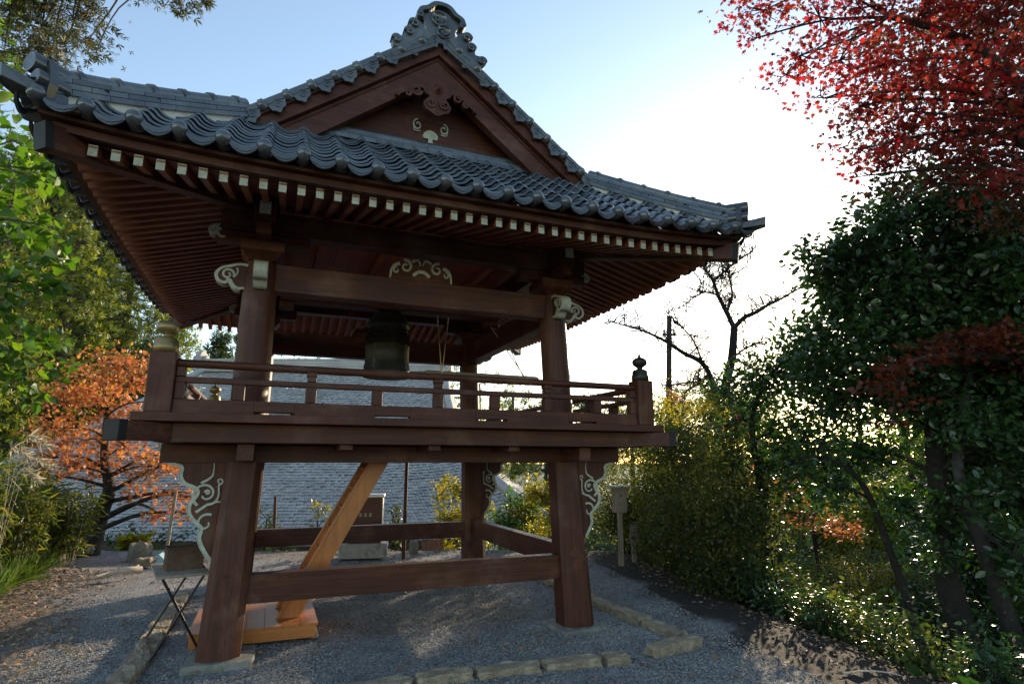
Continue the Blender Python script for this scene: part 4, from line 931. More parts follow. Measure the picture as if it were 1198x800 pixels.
m.loft([[(p.x, p.y, -.6) for p in c], [(p.x, p.y, 3.0) for p in c]]); m.build('wall', 'plaster', th)
for k in range(7):
    m = MB(); p = HP(-15.0+k*2.35, DE+1.55, 0)-tho; m.tube([(p.x, p.y, -.5), (p.x, p.y, 2.9)], .14, 10); m.build('column', 'box_wood_z', th)
# ------------------------------------------------------------------ lower path and steps on the right
pth = []
for (px, py) in ((930, 690), (985, 700), (1040, 705), (1095, 730), (1130, 752), (1180, 775)): pth.append(Dz(px, py, -1.0))
m = MB(); secs = []
for i, p in enumerate(pth):
    d = (pth[min(i+1, len(pth)-1)]-pth[max(i-1, 0)]).normalized(); n = Vector((-d.y, d.x, 0)); secs.append([p+n*w_ for w_ in (-.8, -.3, .3, .8)])
secs = [[Vector((q.x, q.y, G(q.x, q.y)+.03)) for q in r] for r in secs]
m.loft(secs, False, False); pto = m.build('path', 'path_paving'); pto['kind'] = 'structure'
m = MB(); m.loft([[r[3]+Vector((0,0,-.05)), r[3]+Vector((0,0,.12)), r[3]+Vector((.03,.12,.12)), r[3]+Vector((.03,.12,-.05))] for r in secs])
tag(m.build('kerb', 'concrete'), 'low concrete kerb along the far side of the lower path', 'kerb')
for i in range(6):
    p = D(1125+i*9, 748+i*9, 6.9-i*.16); zz = G(p.x, p.y)+.03
    mm = MB().beam((-.36,-.13,0), (.36,.13,0), .13, .10)
    tag(mm.build('timber_step', 'grey_wood_x', None, .006, (p.x, p.y, zz)), ['farthest', 'second farthest', 'third farthest', 'third nearest', 'second nearest', 'nearest'][i]+' weathered timber step at the foot of the right trees', 'step', 'timber steps going down on the right')
rock_obj('boulder', rock((6.2, -2.6, 0), .7, .5, .4, .5, .12, 4), 'stone', (lambda p: (p.x, p.y, G(p.x, p.y)+.1))(D(1078, 742, 7.3)), 'pale round boulder beside the lower path on the right', 'boulder')
stp = D(1000, 735, 7.6); stp.z = G(stp.x, stp.y)
tag(MB().tube([(0,0,-.1),(0,0,.2),(.01,.0,.52)], [.09,.085,.08], 10).build('tree_stump', 'dark_bark', None, 0, stp), 'dark upright stump post among the low leaves on the right', 'stump')

# ------------------------------------------------------------------ gravel stones and fallen leaves
N = 120000
gx = rng.uniform(-5.0, 3.9, N*2); gy = -8 + 9.5*rng.uniform(0, 1, N*2)**1.3; ok = (gx < edge_x(gy)+.15) & (gx > -3.4-.12*(gy+2)); gx, gy = gx[ok][:N], gy[ok][:N]
gp = np.stack([gx, gy, gh(gx, gy)+.004], 1)
T_PEB = (np.array([(.5,0,0),(.1,.45,.05),(-.5,.1,0),(-.1,-.45,.03),(0,0,.38),(.25,.3,.22)]), [(0,5,4),(5,1,4),(1,2,4),(2,3,4),(3,0,4),(0,1,5)])
tag(leaf_mesh('gravel', gp, .0155, T_PEB, 'pebble', None, 2.2, jit=.75), 'grey gravel chippings spread under and around the tower', 'gravel', kind='stuff')
def litter(n, box, zf, size=.05, keep=None):
    x = rng.uniform(box[0], box[1], n); y = rng.uniform(box[2], box[3], n)
    if keep is not None: k = keep(x, y); x, y = x[k], y[k]
    return np.stack([x, y, gh(x, y)+.012+rng.uniform(0, .02, len(x))], 1)
LP = np.concatenate([litter(24000, (-8, -2.9, -6, 4), 0, keep=lambda x, y: (x < -3.25-.12*(y+2)+rng.normal(size=len(x))*.25)),
                     litter(4500, (2.5, 7.5, -6, 5), 0, keep=lambda x, y: (x > edge_x(y)+.45+rng.normal(size=len(x))*.22)),
                     litter(2500, (-3, 4.5, 2.2, 6.5), 0), litter(1400, (-3, 3, -7, 2), 0)])
tag(leaf_mesh('leaf_litter', LP, .046, T_OVAL, 'litter', None, .9, jit=.6), 'dry brown fallen leaves over the left bank and right verge', 'leaf litter', kind='stuff')

# ------------------------------------------------------------------ vegetation
def gz(p, dz=0): return Vector((p[0], p[1], G(p[0], p[1])+dz))
def ground_at(px, d, dz=-.05):           # ground point on a bearing, at a distance
    p = D(px, 540, d); return gz(p, dz)
def mk(px, py, d, r, rz=None): return (D(px, py, d), r, rz or r*.8)
def cross2(pts): return [mk(*p) for p in pts]

# right: tall glossy evergreen
b = ground_at(1120, 6.4)
tree('evergreen_tree', 'tall dark glossy evergreen with several stems at the right side', 'tree', b,
     [b, D(1112, 690, 6.5), D(1100, 600, 6.7), D(1090, 480, 6.9), D(1085, 360, 7.0), D(1090, 270, 7.1)],
     cross2([(1010,335,7.4,.62),(1060,275,7.3,.62),(1120,250,7.2,.6),(1180,262,7.0,.6),(985,400,7.6,.55),(1040,370,7.0,.65),(1110,340,6.8,.7),(1180,350,6.6,.7),(1000,455,7.6,.5),(1060,440,7.0,.6),
             (1130,420,6.6,.55),(1195,440,6.4,.6),(1080,500,6.8,.32),(1170,520,6.3,.36),(1010,530,7.3,.36),(1130,600,6.3,.35),(1190,640,6.0,.35),(970,355,7.6,.42),(950,310,7.6,.30),(1230,300,6.5,.7),(1230,420,6.2,.7),(1060,590,6.9,.3),(968,440,7.8,.45),(1150,300,7.4,.6),(1030,310,7.8,.5),(1250,520,6.0,.6),(1100,300,7.8,.7),(1160,380,7.6,.8),(1080,410,7.8,.6),(1130,480,7.6,.6),(1190,500,7.4,.7),(1040,470,7.8,.45),(1150,560,7.4,.5),(1210,580,7.2,.6),(1100,540,7.6,.4),(1150,575,5.9,.28),(1105,645,6.1,.22),(1185,650,5.5,.3),(1140,500,6.1,.35),(1085,470,6.6,.3),(1060,340,8.0,.7),(1200,330,7.6,.8),(1000,300,7.9,.35),(1095,240,7.6,.4),(1040,250,7.6,.35)]),
     'leaf_evergreen', .082, 7000, T_OVAL, bark='dark_bark', r0=.15, r1=.05, sub=.34, droop=.3, up=.35)
for px, d, pts, lab in ((1180, 5.7, [(1150,640,5.9),(1120,540,6.1),(1135,440,6.3)], 'leaning dark evergreen stem nearest the right corner'),
                        (1065, 7.0, [(1040,640,7.1),(1005,560,7.2),(960,535,7.4)], 'thin bent evergreen stem reaching left over the lower path')):
    b = ground_at(px, d); tr = [b]+[D(*p) for p in pts]
    e = pts[-1]; cl = [mk(e[0]+dx, e[1]+dy, e[2]+.1, .34, .25) for dx, dy in ((0,-15),(-35,5),(40,-5),(15,35))]
    tree('evergreen_tree', lab, 'tree', b, tr, cl, 'leaf_evergreen', .085, 2600, T_OVAL, bark='dark_bark', r0=.10 if d < 6 else .05, r1=.03, droop=.3)
# camellia-like bushy tree to its left
b = ground_at(905, 9.0)
tree('camellia_tree', 'bushy glossy camellia tree left of the tall evergreen', 'tree', b,
     [b, D(900,640,9.0), D(890,560,9.1), D(880,490,9.2), D(900,440,9.3)],
     cross2([(900,455,9.3,.5),(940,440,9.4,.5),(870,490,9.2,.42),(925,500,9.0,.55),(965,500,9.0,.5),(895,545,8.9,.5),(945,555,8.7,.5),(990,560,8.6,.42),(860,540,9.2,.3),(880,585,8.9,.35),(930,600,8.6,.3),(850,460,9.6,.3),(965,460,9.4,.4),(935,420,9.2,.42),(955,395,9.0,.38),(910,435,9.3,.4),(975,420,8.8,.42),(890,455,9.2,.38),(985,480,8.8,.4)]),
     'leaf_camellia', .078, 5000, T_OVAL, bark='dark_bark', r0=.09, r1=.03, droop=.3)
b = ground_at(880, 10.4)
tree('small_tree', 'slender dark forked tree with sparse leaves behind the camellia', 'tree', b, [b, D(888,560,10.4), D(872,505,10.4), D(866,460,10.5)],
     cross2([(870,455,10.4,.4),(845,470,10.4,.35),(830,490,10.5,.3),(890,470,10.6,.35),(835,455,10.8,.3)]), 'leaf_bright', .07, 900, T_OVAL, bark='dark_bark', r0=.08, r1=.03)
# red maple over the upper right
b = ground_at(1330, 5.6)
mcb = [(1060,100,5.7,.5),(1120,60,5.7,.6),(1190,60,5.6,.6),(1100,140,5.6,.5),(1160,130,5.6,.55),(1060,170,5.6,.38),(1110,190,5.5,.4),(1170,190,5.5,.5),(1040,215,5.5,.25),(1200,240,5.4,.45),(1150,30,5.8,.6),(1230,150,5.5,.6),(1080,30,5.8,.5),(1010,150,5.6,.3),(1030,60,5.8,.4),(1240,40,5.6,.6),(1090,215,5.5,.22)]
mc = [(900,12,5.4,.40),(955,20,5.3,.45),(1010,10,5.2,.5),(1075,18,5.1,.5),(1140,20,5.0,.5),(1195,25,4.9,.5),(935,65,5.3,.38),(985,70,5.2,.42),(1040,75,5.1,.45),(1100,80,5.0,.5),(1165,85,4.9,.5),
      (965,115,5.3,.33),(1010,125,5.2,.38),(1065,130,5.1,.42),(1125,140,5.0,.45),(1185,150,4.9,.45),(1000,175,5.3,.28),(1035,190,5.2,.30),(1080,175,5.1,.36),(1020,205,5.3,.22),(1150,190,5.0,.4),(1195,215,4.9,.4),(1070,150,5.5,.35),(960,-40,5.3,.5),(1080,-50,5.1,.6),(1200,-40,4.9,.6),(1240,100,4.8,.6),(1250,200,4.8,.5),(885,45,5.6,.2),(915,88,5.5,.2)]
tree('red_maple', 'red and rust leaved maple spreading over the upper right', 'tree', b, [b, D(1325,560,5.4), D(1300,330,5.2), D(1250,180,5.1), D(1150,60,5.1), D(1040,20,5.2)],
     [mk(px+rng.uniform(-6,6), py, d, r*.92, r*.30) for px, py, d, r in mc], 'leaf_red', .053, 5000, T_STAR, bark='dark_bark', r0=.14, r1=.02, sub=.40, flat=.7, up=.34, droop=.2, twig_r=.007)
b = ground_at(1345, 6.6)
tree('rust_maple', 'brown-rust maple mass behind the red leaves at the upper right', 'tree', b, [b, D(1340,500,6.4), D(1310,300,6.1), D(1240,170,5.9), D(1150,110,5.8), D(1080,100,5.7)],
     [mk(px+rng.uniform(-6,6), py, d, r, r*.30) for px, py, d, r in mcb], 'leaf_rust', .053, 6200, T_STAR, bark='dark_bark', r0=.13, r1=.02, sub=.42, flat=.7, up=.34, droop=.2, twig_r=.006)
b = ground_at(1300, 6.4)
tree('russet_maple', 'dark russet maple bough crossing before the evergreen', 'tree', b, [b, D(1290,600,6.3), D(1260,480,6.2), D(1200,425,6.0), D(1100,415,5.9), D(1050,430,5.9)],
     [mk(px, py, d, r, r*.4) for px, py, d, r in ((1030,455,5.9,.22),(1055,430,5.9,.28),(1095,415,5.9,.28),(1135,405,5.9,.28),(1175,410,5.9,.3),(1060,470,6.0,.18),(1210,420,5.9,.3),(1045,495,6.0,.13),(1120,395,6.0,.22),(1180,390,6.0,.25))],
     'leaf_russet', .066, 6500, T_STAR, bark='dark_bark', r0=.09, r1=.015, sub=.4, up=.5, twig_r=.006)
# feathery olive shrubs on the right of the tower
for i, (px, d, top, lab, leafm) in enumerate(((790, 10.6, 505, 'olive feathery shrub just right of the tower by the sign box', 'leaf_olive'), (822, 9.4, 490, 'tall olive feathery shrub with arching stems right of the tower', 'leaf_olive'), (862, 8.6, 545, 'darker bushy shrub at the gravel edge right of the tall feathery one', 'leaf_olive'), (792, 12.2, 470, 'yellow-green shrub behind the feathery shrubs', 'leaf_yellow'), (735, 12.6, 525, 'pale green shrub behind the sign box', 'leaf_olive'))):
    b = ground_at(px, d); n = 9; cl = []
    yb_ = 400-(((b-CAM).dot(UP))/((b-CAM).dot(FW)))*FPX
    for k in range(30):
        t = rng.uniform(.05, 1); cl.append((D(px+rng.uniform(-48, 48)*(.65+.5*t), yb_+(top-yb_)*t, d+rng.uniform(-.5, .5)), rng.uniform(.26, .44), rng.uniform(.26, .38)))
    r = thing('feathery_shrub', b, lab, 'shrub', 'shrubs at the right gravel edge'); bb = np.array(b)
    P, O, T = clump_points([(np.array(c)-bb, rx, rz) for c, rx, rz in cl], 6800, .5)
    m = MB()
    for c, sc in T:
        s0 = rng.normal(size=3)*np.array([.16, .16, 0]); mid = s0*.5+np.array(c)*.5+np.array([0,0,.12*np.linalg.norm(c)])
        pt = smooth2([tuple(s0), tuple(mid), tuple(c)], 4); m.tube(pt, taper(len(pt), .011, .004), 5)
        for q in sc[:5]: m.tube([tuple(c), tuple(q)], [.005, .002], 3)
    m.build('stems', 'dark_bark', r); leaf_mesh('foliage', P, .052, T_OVAL, leafm, r, .15, -.1, O)
# low leafy plants along the right verge
for i in range(26):
    px = [905,930,955,980,1005,1030,1060,930,965,1000,1040,1075,890,915,950,985,1020,1055,870,940,975,1090,1110,1140,1015,960][i]; d = [8.2,8.0,7.8,7.7,7.6,7.4,7.2,7.2,7.0,6.9,6.8,6.7,8.4,8.6,8.6,8.4,8.2,7.9,8.6,7.5,7.3,6.6,6.5,6.3,7.1,8.9][i]
    b = ground_at(px+rng.uniform(-6,6), d, -.02); h = rng.uniform(.34, .72)*(1.35 if i in (13,14,15,25) else 1)
    if 1000 <= px <= 1095 and d < 7.7: h *= .45
    r = thing('leafy_plant', b, 'small-leaved plant among the low greenery on the right verge', 'plant', 'low leafy plants of the right verge')
    cl = [(np.array([rng.uniform(-.2,.2), rng.uniform(-.2,.2), h*rng.uniform(.25, 1)]), .17, .15) for _ in range(7)]
    P, O, T = clump_points(cl, 5200, .5); m = MB()
    for c, sc in T: m.tube([(0,0,0), tuple(c*.55+np.array([.03,.02,.05])), tuple(c)], [.008,.006,.003], 4)
    m.build('stems', 'dark_bark', r); leaf_mesh('foliage', P, .05, T_OVAL, ['leaf_camellia', 'leaf_olive', 'leaf_bright'][i % 3], r, .5, .1, O)
# lit orange maple and mossy mounds beyond the lower path
b = ground_at(950, 12.5)
tree('orange_maple', 'sunlit orange maple seen through the gap beyond the lower path', 'tree', b, [b, D(955,640,12.4), D(950,610,12.4), D(940,590,12.4)],
     [mk(px, py, d, r, r*.5) for px, py, d, r in ((920,592,12.2,.45),(955,600,12.1,.45),(985,612,12.1,.4),(965,622,12,.35),(935,612,12,.4),(900,575,12.4,.4),(995,625,12.0,.3),(930,570,12.6,.4),(870,560,13,.5))], 'leaf_orange', .075, 1900, T_STAR, bark='dark_bark', r0=.08, r1=.02, up=.5)
for i, (px, py, d, r, lm) in enumerate(((985,655,11.6,.55,'leaf_yellow'),(1030,665,11.2,.6,'leaf_yellow'),(1075,670,10.8,.6,'leaf_olive'),(1015,640,12.6,.6,'leaf_olive'),(960,668,11.2,.5,'leaf_olive'),(1120,670,10.4,.6,'leaf_olive'),(1065,645,12.4,.6,'leaf_bright'))):
    c = D(px, py, d); b = gz(c, -.05)
    t = thing('mounded_shrub', b, ['rounded golden shrub left of the path bend','broad golden shrub above the path kerb','olive shrub above the right end of the path','olive shrub behind the golden ones','low olive shrub under the orange maple','dark olive shrub behind the evergreen stems','bright green shrub behind the path'][i], 'shrub', 'rounded shrubs beyond the lower path')
    cl = [(np.array([rng.uniform(-.6,.6)*r, rng.uniform(-.6,.6)*r, max(.12, (c.z-b.z)*rng.uniform(.3, 1.0))]), .4*r, .26*r) for _ in range(16)]
    P, O, T = clump_points(cl, 5200, .5); leaf_mesh('foliage', P, .055, T_OVAL, lm, t, .7, 0, O)
    m = MB()
    for c2, sc in T: m.tube([(0,0,0), tuple(c2*.6), tuple(c2)], [.014,.01,.005], 4)
    m.build('stems', 'dark_bark', t)
# woodland behind the right trees
W = [(900,15.5,520,'leaf_olive',1.5),(955,17.5,560,'leaf_bright',1.6),(1010,16.0,575,'leaf_yellow',1.5),(1065,15.0,410,'leaf_bright',1.7),(1120,13.5,400,'leaf_olive',1.6),(1175,14.5,380,'leaf_yellow',1.7),(1230,13.5,370,'leaf_bright',1.8),(1290,12.5,370,'leaf_olive',1.8),
     (930,23,525,'leaf_far',2.6),(1010,24,520,'leaf_far',2.8),(1100,21,410,'leaf_far',3.0),(1190,20,400,'leaf_far',3.0),(860,22,470,'leaf_far',2.0)]
for i, (px, d, top, lm, sp) in enumerate(W):
    b = ground_at(px, d); zt = D(px, top, d).z; H = zt-b.z
    cl = []
    for k in range(26 if d < 18 else 22):
        t = rng.uniform(.05, 1); a = rng.uniform(0, 2*PI); q = sp*.75*math.sqrt(rng.uniform(0,1))*math.sin(PI*min(.95, .25+.7*t)); cl.append((b+Vector((q*math.cos(a), q*math.sin(a), H*t)), sp*.30, sp*.24))
    tree('woodland_tree' , ['olive leaved tree behind the camellia','bright leaved tree behind the camellia top','golden leaved tree glimpsed behind the evergreen','bright leaved tree behind the evergreen trunk','olive leaved tree behind the russet bough','golden leaved tree behind the russet bough tips','bright leaved tree at the right edge behind the evergreen','olive leaved tree beyond the right edge',
         'distant tree behind the orange maple','distant tree behind the golden shrubs','distant tree behind the evergreen trunk','distant tree at the right edge','distant tree behind the bare tree'][i], 'tree', b,
         [b, b+Vector((.1,.05,H*.4)), b+Vector((-.05,.1,H*.8))], cl, lm, .115 if d < 18 else .19, 1150 if d < 18 else 420, T_OVAL, group='trees beyond the right verge', bark='dark_bark', r0=.13, r1=.04, twigs=False)
# bare tree against the bright sky
b = ground_at(842, 12.5); bt = thing('bare_tree', b, 'leafless dark tree with long crooked limbs against the white sky', 'tree')
bl = lambda px, py, d=12.5: tuple(D(px, py, d)-b)
m = MB(); q = smooth2([(0,0,0), bl(843,560), bl(842,500), bl(848,455), bl(856,420), bl(859,384)], 4); m.tube(q, taper(len(q), .13, .075), 9); m.build('trunk', 'dark_bark', bt)
for k, (pts, r0) in enumerate((([(859,384),(850,365),(840,345),(834,328),(827,318),(822,312)], .06), ([(859,384),(870,372),(885,365),(898,357),(913,350),(930,340),(947,331)], .055), ([(843,480),(835,450),(822,425),(800,413),(782,401),(760,390),(738,382),(712,376)], .07), ([(850,365),(856,350),(856,338),(852,320),(851,310)], .03), ([(834,328),(845,320),(856,310),(868,302),(880,294)], .03),
    ([(822,425),(812,400),(800,385),(790,378)], .022), ([(848,455),(862,440),(875,432),(890,430)], .03), ([(856,420),(868,410),(880,404),(893,400)], .022), ([(840,345),(825,342),(812,348),(796,360)], .022), ([(800,460),(812,452),(825,447),(838,452)], .02), ([(840,470),(820,450),(806,447),(780,452)], .03))):
    mm = MB(); q = smooth2([bl(*p, 12.5+.25*math.sin(k*2+i)) for i, p in enumerate(pts)], 4); mm.tube(q, taper(len(q), r0, .010), 7)
    for j in [jj for jj in range(2, len(q)) for _ in (0, 1, 2)]:
        v = np.array(q[j]); dr = rng.normal(size=3)*.5+np.array([0,0,.35]); L = rng.uniform(.25, .7); e1 = v+dr*L*.5+rng.normal(size=3)*.06; e2 = v+dr*L
        mm.tube([tuple(v), tuple(e1), tuple(e2)], [.012, .008, .004], 4)
        for _ in (0, 1): mm.tube([tuple(e1), tuple(e1+dr*.12+rng.normal(size=3)*.16)], [.007, .003], 3); mm.tube([tuple(e2), tuple(e2+dr*.1+rng.normal(size=3)*.10)], [.005, .002], 3)
    mm.build('limb', 'dark_bark', bt)
# a few small shrubs with red leaves among the greenery
for px, py, d, r, lab in ((783,467,15,.3,'small red shrub peeping above the deck corner'), (862,502,11.2,.3,'red leaved sprig between the forked branches'), (828,605,10.6,.16,'tiny orange sprig deep in the feathery shrubs')):
    c = D(px, py, d); b = gz(c, -.05)
    tree('red_shrub', lab, 'shrub', b, [b, b+(c-b)*.5+Vector((.05,0,0)), c], [(c, r, r*.6)], 'leaf_red', .07, 1800, T_STAR, bark='dark_bark', r0=.03, r1=.01, twig_r=.005)
# shrubs behind the tower on the terrace edge
B = [(545,580,12.8,.46,'leaf_yellow','yellow-green bush left of the right rear post'),(597,582,12.6,.46,'leaf_bright','pale green bush right of the right rear post'),(648,575,11.6,.45,'leaf_yellow','bright yellow bush seen past the right front post'),(520,600,12.9,.22,'leaf_yellow','low yellow plant beside the tall thin stake'),(610,605,12.6,.30,'leaf_yellow','low bush under the hall roof corner'),
     (312,607,13.2,.24,'leaf_yellow','yellow sprig bush beside the dark stake'),(372,604,13.2,.2,'leaf_yellow','small round yellow bush behind the stair'),(460,606,13.0,.16,'leaf_olive','wispy plant beside the cabinet'),(330,636,13.0,.2,'leaf_bright','low green plants at the foot of the dark stake'),(640,625,11.8,.25,'leaf_yellow','low yellow leaves behind the right front post')]
for px, py, d, r, lm, lab in B:
    c = D(px, py, d); b = gz(c, -.05); cl = []
    for k in range(16): t = rng.uniform(.1, 1.2); cl.append((b+(c-b)*t+Vector((rng.uniform(-1,1)*r, rng.uniform(-.6,.6)*r, rng.uniform(-.2,.5)*r)), r*.46, r*.44))
    tree('terrace_bush', lab, 'shrub', b, [b, b+(c-b)*.6, c], cl, lm, .066, 10000, T_OVAL, group='bushes along the terrace edge', bark='dark_bark', r0=.03, r1=.012, twig_r=.005, twigs=False)
# ---- left side
b = ground_at(118, 11.6); 
M = [(95,440,.6),(130,430,.6),(155,445,.5),(75,470,.55),(115,475,.65),(160,485,.6),(60,500,.5),(100,515,.65),(145,520,.65),(190,500,.5),(200,470,.4),(85,545,.5),(130,550,.55),(175,545,.55),(215,540,.45),(160,580,.42),(205,575,.45),(240,560,.4),(225,600,.35),(185,600,.32),(60,535,.4),(48,555,.35),(250,590,.3),(120,418,.4)]
tree('orange_maple', 'glowing orange maple with a dark forked trunk left of the tower', 'tree', b, [b, D(118,600,11.6), D(128,570,11.6), D(122,535,11.6), D(125,480,11.6)],
     [mk(px, py, 11.6+rng.uniform(-.9,.8), r*.86, r*.46) for px, py, r in M], 'leaf_orange', .085, 2900, T_STAR, bark='dark_bark', r0=.20, r1=.04, sub=.42, up=.3, droop=.15, twig_r=.010, limbs_from=.12)
# cedars on the slope
def cedar(px, d, top, wpx, lab, lm, dens=1.0, base_dz=0):
    b = ground_at(px, d, -.3); zt = D(px, top, d).z; H = zt-b.z; Rr = wpx*d/FPX; cl = []
    n = int(40*dens+H*2.4)
    for k in range(n):
        t = (k+.5)/n; a = k*2.4; rad = Rr*(1.02-t)**.75*rng.uniform(.55, 1.0)
        cl.append((b+Vector((rad*math.cos(a), rad*math.sin(a), H*(.06+.94*t)-.18*rad)), max(.45, Rr*.27*(1.15-.6*t)), max(.35, Rr*.17)))
    t_ = thing('cedar_tree', b, lab, 'tree', 'tall cedars on the left slope'); bb = np.array(b)
    P, O, T = clump_points([(np.array(c)-bb, rx, rz) for c, rx, rz in cl], 230, .34)
    m = MB(); m.tube([(0,0,0),(.05,0,H*.5),(0,0,H*.98)], [.38,.24,.05], 9)
    for c, sc in T: m.tube([(0,0,max(.2, c[2]+.25*np.hypot(c[0],c[1]))), tuple(c)], [.07,.025], 5)
    m.build('trunk', 'bark', t_); leaf_mesh('foliage', P, .27*max(.7, d/28), T_SPRAY, lm, t_, .25, .15, O)
cedar(-40, 24, 120, 95, 'tall cedar at the left edge behind the large leaved branch', 'leaf_cedar')
cedar(50, 27, 175, 85, 'sunlit cedar second from the left edge', 'leaf_cedar')
cedar(125, 30, 225, 75, 'sunlit cedar behind the orange maple under the left eave', 'leaf_cedar')
cedar(185, 32, 300, 65, 'cedar just under the rear left eave corner', 'leaf_cedar')
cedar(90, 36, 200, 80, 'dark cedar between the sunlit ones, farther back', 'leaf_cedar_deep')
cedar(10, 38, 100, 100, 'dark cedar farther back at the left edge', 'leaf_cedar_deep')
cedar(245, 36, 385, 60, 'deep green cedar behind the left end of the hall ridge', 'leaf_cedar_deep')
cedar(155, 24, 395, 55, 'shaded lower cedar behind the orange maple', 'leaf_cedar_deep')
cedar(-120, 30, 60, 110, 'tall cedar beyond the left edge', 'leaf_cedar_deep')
for i, (px, d, top, w_, lm) in enumerate(((300,44,405,60,'leaf_cedar_deep'),(350,46,412,60,'leaf_far'),(405,48,416,55,'leaf_cedar_deep'),(460,46,414,55,'leaf_far'),(515,44,420,50,'leaf_cedar_deep'),(560,40,425,45,'leaf_cedar'),(600,38,440,40,'leaf_cedar'),(640,42,452,40,'leaf_far'),(575,30,455,30,'leaf_cedar'),(690,55,462,40,'leaf_far'),(740,60,468,40,'leaf_far'),(790,60,455,50,'leaf_far'),(840,55,450,50,'leaf_far'),(890,50,455,50,'leaf_far'))):
    b = ground_at(px, d, -.3); zt = D(px, top, d).z; H = zt-b.z; Rr = w_*d/FPX; cl = []
    for k in range(24):
        t = rng.uniform(.25, 1); a = rng.uniform(0, 2*PI); q = Rr*.8*math.sqrt(rng.uniform(0,1))*(1.15-.7*t); cl.append((b+Vector((q*math.cos(a), q*math.sin(a), H*t*.96)), Rr*.34, Rr*.30))
    tree('distant_tree', ['deep green tree behind the left pillar','pale tree behind the hall ridge, left of the bell','deep green tree behind the hall ridge beneath the bell','pale tree behind the hall right of the bell','deep green tree behind the right end of the hall ridge','sunlit tree just right of the rear right pillar','low sunlit tree left of the right front pillar','pale far tree behind the right front pillar','sunlit lower tree in front of the others by the hall end','pale far tree right of the right pillar','pale far tree beside the railing corner','pale far tree behind the utility pole','pale far tree behind the bare tree trunk','pale far tree left of the camellia'][i],
         'tree', b, [b, b+Vector((0,0,H*.5)), b+Vector((0,0,H*.9))], cl, lm, .30*d/42, 26, T_SPRAY, group='far trees behind the hall', r0=.3, r1=.08, twigs=False)
# large leaved branch close on the left
b = ground_at(-150, 7.8)
ML0 = [(15,200,.28),(45,215,.24),(20,250,.26),(60,270,.22),(10,300,.28),(45,320,.26),(70,345,.2),(15,360,.28),(50,385,.24),(25,420,.24),(60,425,.18),(45,455,.15),(-20,230,.3),(-25,330,.3),(-20,420,.3),(25,165,.2),(5,130,.25),(-10,60,.3),(15,95,.2),(15,20,.18),(-30,-20,.3),(60,455,.12)]
ML = [(8,195,.26),(35,205,.2),(15,235,.24),(42,262,.2),(5,275,.26),(62,300,.14),(25,330,.2),(0,350,.24),(55,400,.16),(20,395,.24),(38,430,.2),(68,430,.11),(45,462,.10),(-30,230,.3),(-35,330,.3),(-30,420,.3),(12,165,.22),(0,130,.2),(-15,70,.25),(5,85,.14),(8,20,.14),(-30,-20,.3),(65,200,.1),(70,335,.08)]
tree('mulberry_tree', 'large leaved bright green branches hanging in at the left edge', 'tree', b, [b, D(-145,520,7.8), D(-130,330,7.9), D(-80,180,8.0), D(-30,60,8.0)],
     [mk(px, py, 8.0+rng.uniform(-.5,.6), r*1.4, r*1.15) for px, py, r in ML], 'leaf_bright', .135, 800, T_BROAD, bark='bark', r0=.12, r1=.03, sub=.45, up=.3, droop=.9, twig_r=.008)
# cedar bough overhead at the top left
b = ground_at(-320, 7.0)
CB = [(15,15,.4),(50,28,.35),(85,20,.35),(75,52,.28),(105,45,.2),(60,65,.2),(40,50,.3),(105,10,.22),(112,62,.12),(205,4,.16),(228,8,.12),(215,16,.08),(160,-12,.2),(190,-12,.2),(20,-40,.5),(120,-50,.4),(5,60,.3),(237,2,.07)]
tree('dry_tipped_cedar', 'browning cedar sprays hanging from above at the top left', 'tree', b, [b, D(-320,300,7.0), D(-250,60,7.0), D(-60,-40,6.9), D(100,-40,6.8), D(200,-18,6.8)],
     [mk(px, py, 6.9+rng.uniform(-.3,.3), r, r*.7) for px, py, r in CB], 'leaf_cedar_dry', .075, 4200, T_SPRAY, bark='bark', r0=.2, r1=.02, sub=.40, up=.1, droop=.7, twig_r=.006)
# bamboo grass, plumes, grass tufts, low plants on the left bank
for i, (px, d, hgt) in enumerate(((5,8.6,1.6),(35,9.0,1.5),(65,9.8,1.35),(-25,8.0,1.7),(20,10,1.7),(60,10.2,1.6),(95,10.2,1.3))):
    b = ground_at(px, d, -.03); t = thing('bamboo_grass', b, ['bamboo grass clump at the left edge','bamboo grass clump under the large leaves','thin bamboo grass clump before the orange maple','tall bamboo grass beyond the left edge','bamboo grass behind the front clumps','bamboo grass touching the maple branches','short bamboo grass left of the maple trunk'][i], 'bamboo grass', 'bamboo grass on the left bank'); m = MB(); P = []
    for k in range(15):
        a = rng.uniform(0, 2*PI); e = np.array([math.cos(a)*.45*rng.uniform(.3,1), math.sin(a)*.45*rng.uniform(.3,1), hgt*rng.uniform(.5,1.05)]); s0 = e*np.array([.3,.3,0])
        pt = smooth2([tuple(s0), tuple(s0*.6+e*.5+np.array([0,0,.12])), tuple(e)], 5); m.tube(pt, taper(len(pt), .006, .002), 4)
        for p in pt[3:]: P += [np.array(p)+rng.normal(size=3)*.06 for _ in range(7)]
    m.build('canes', 'dead_wood', t); leaf_mesh('foliage', np.array(P), .19, T_BLADE, 'leaf_bamboo', t, .3, .55, None)
def blades(name, lab, cat, b, n, L, rad, mat, group, droop=-1.1, up=.05):
    a = rng.uniform(0, 2*PI, n); q = rad*np.sqrt(rng.uniform(0,1,n)); P = np.stack([q*np.cos(a), q*np.sin(a), np.zeros(n)], 1); O = np.stack([np.cos(a), np.sin(a), np.zeros(n)], 1)*.55
    o = leaf_mesh(name, P, L, T_GRASS, mat, None, up, droop*1.6, O, b); return tag(o, lab, cat, group)
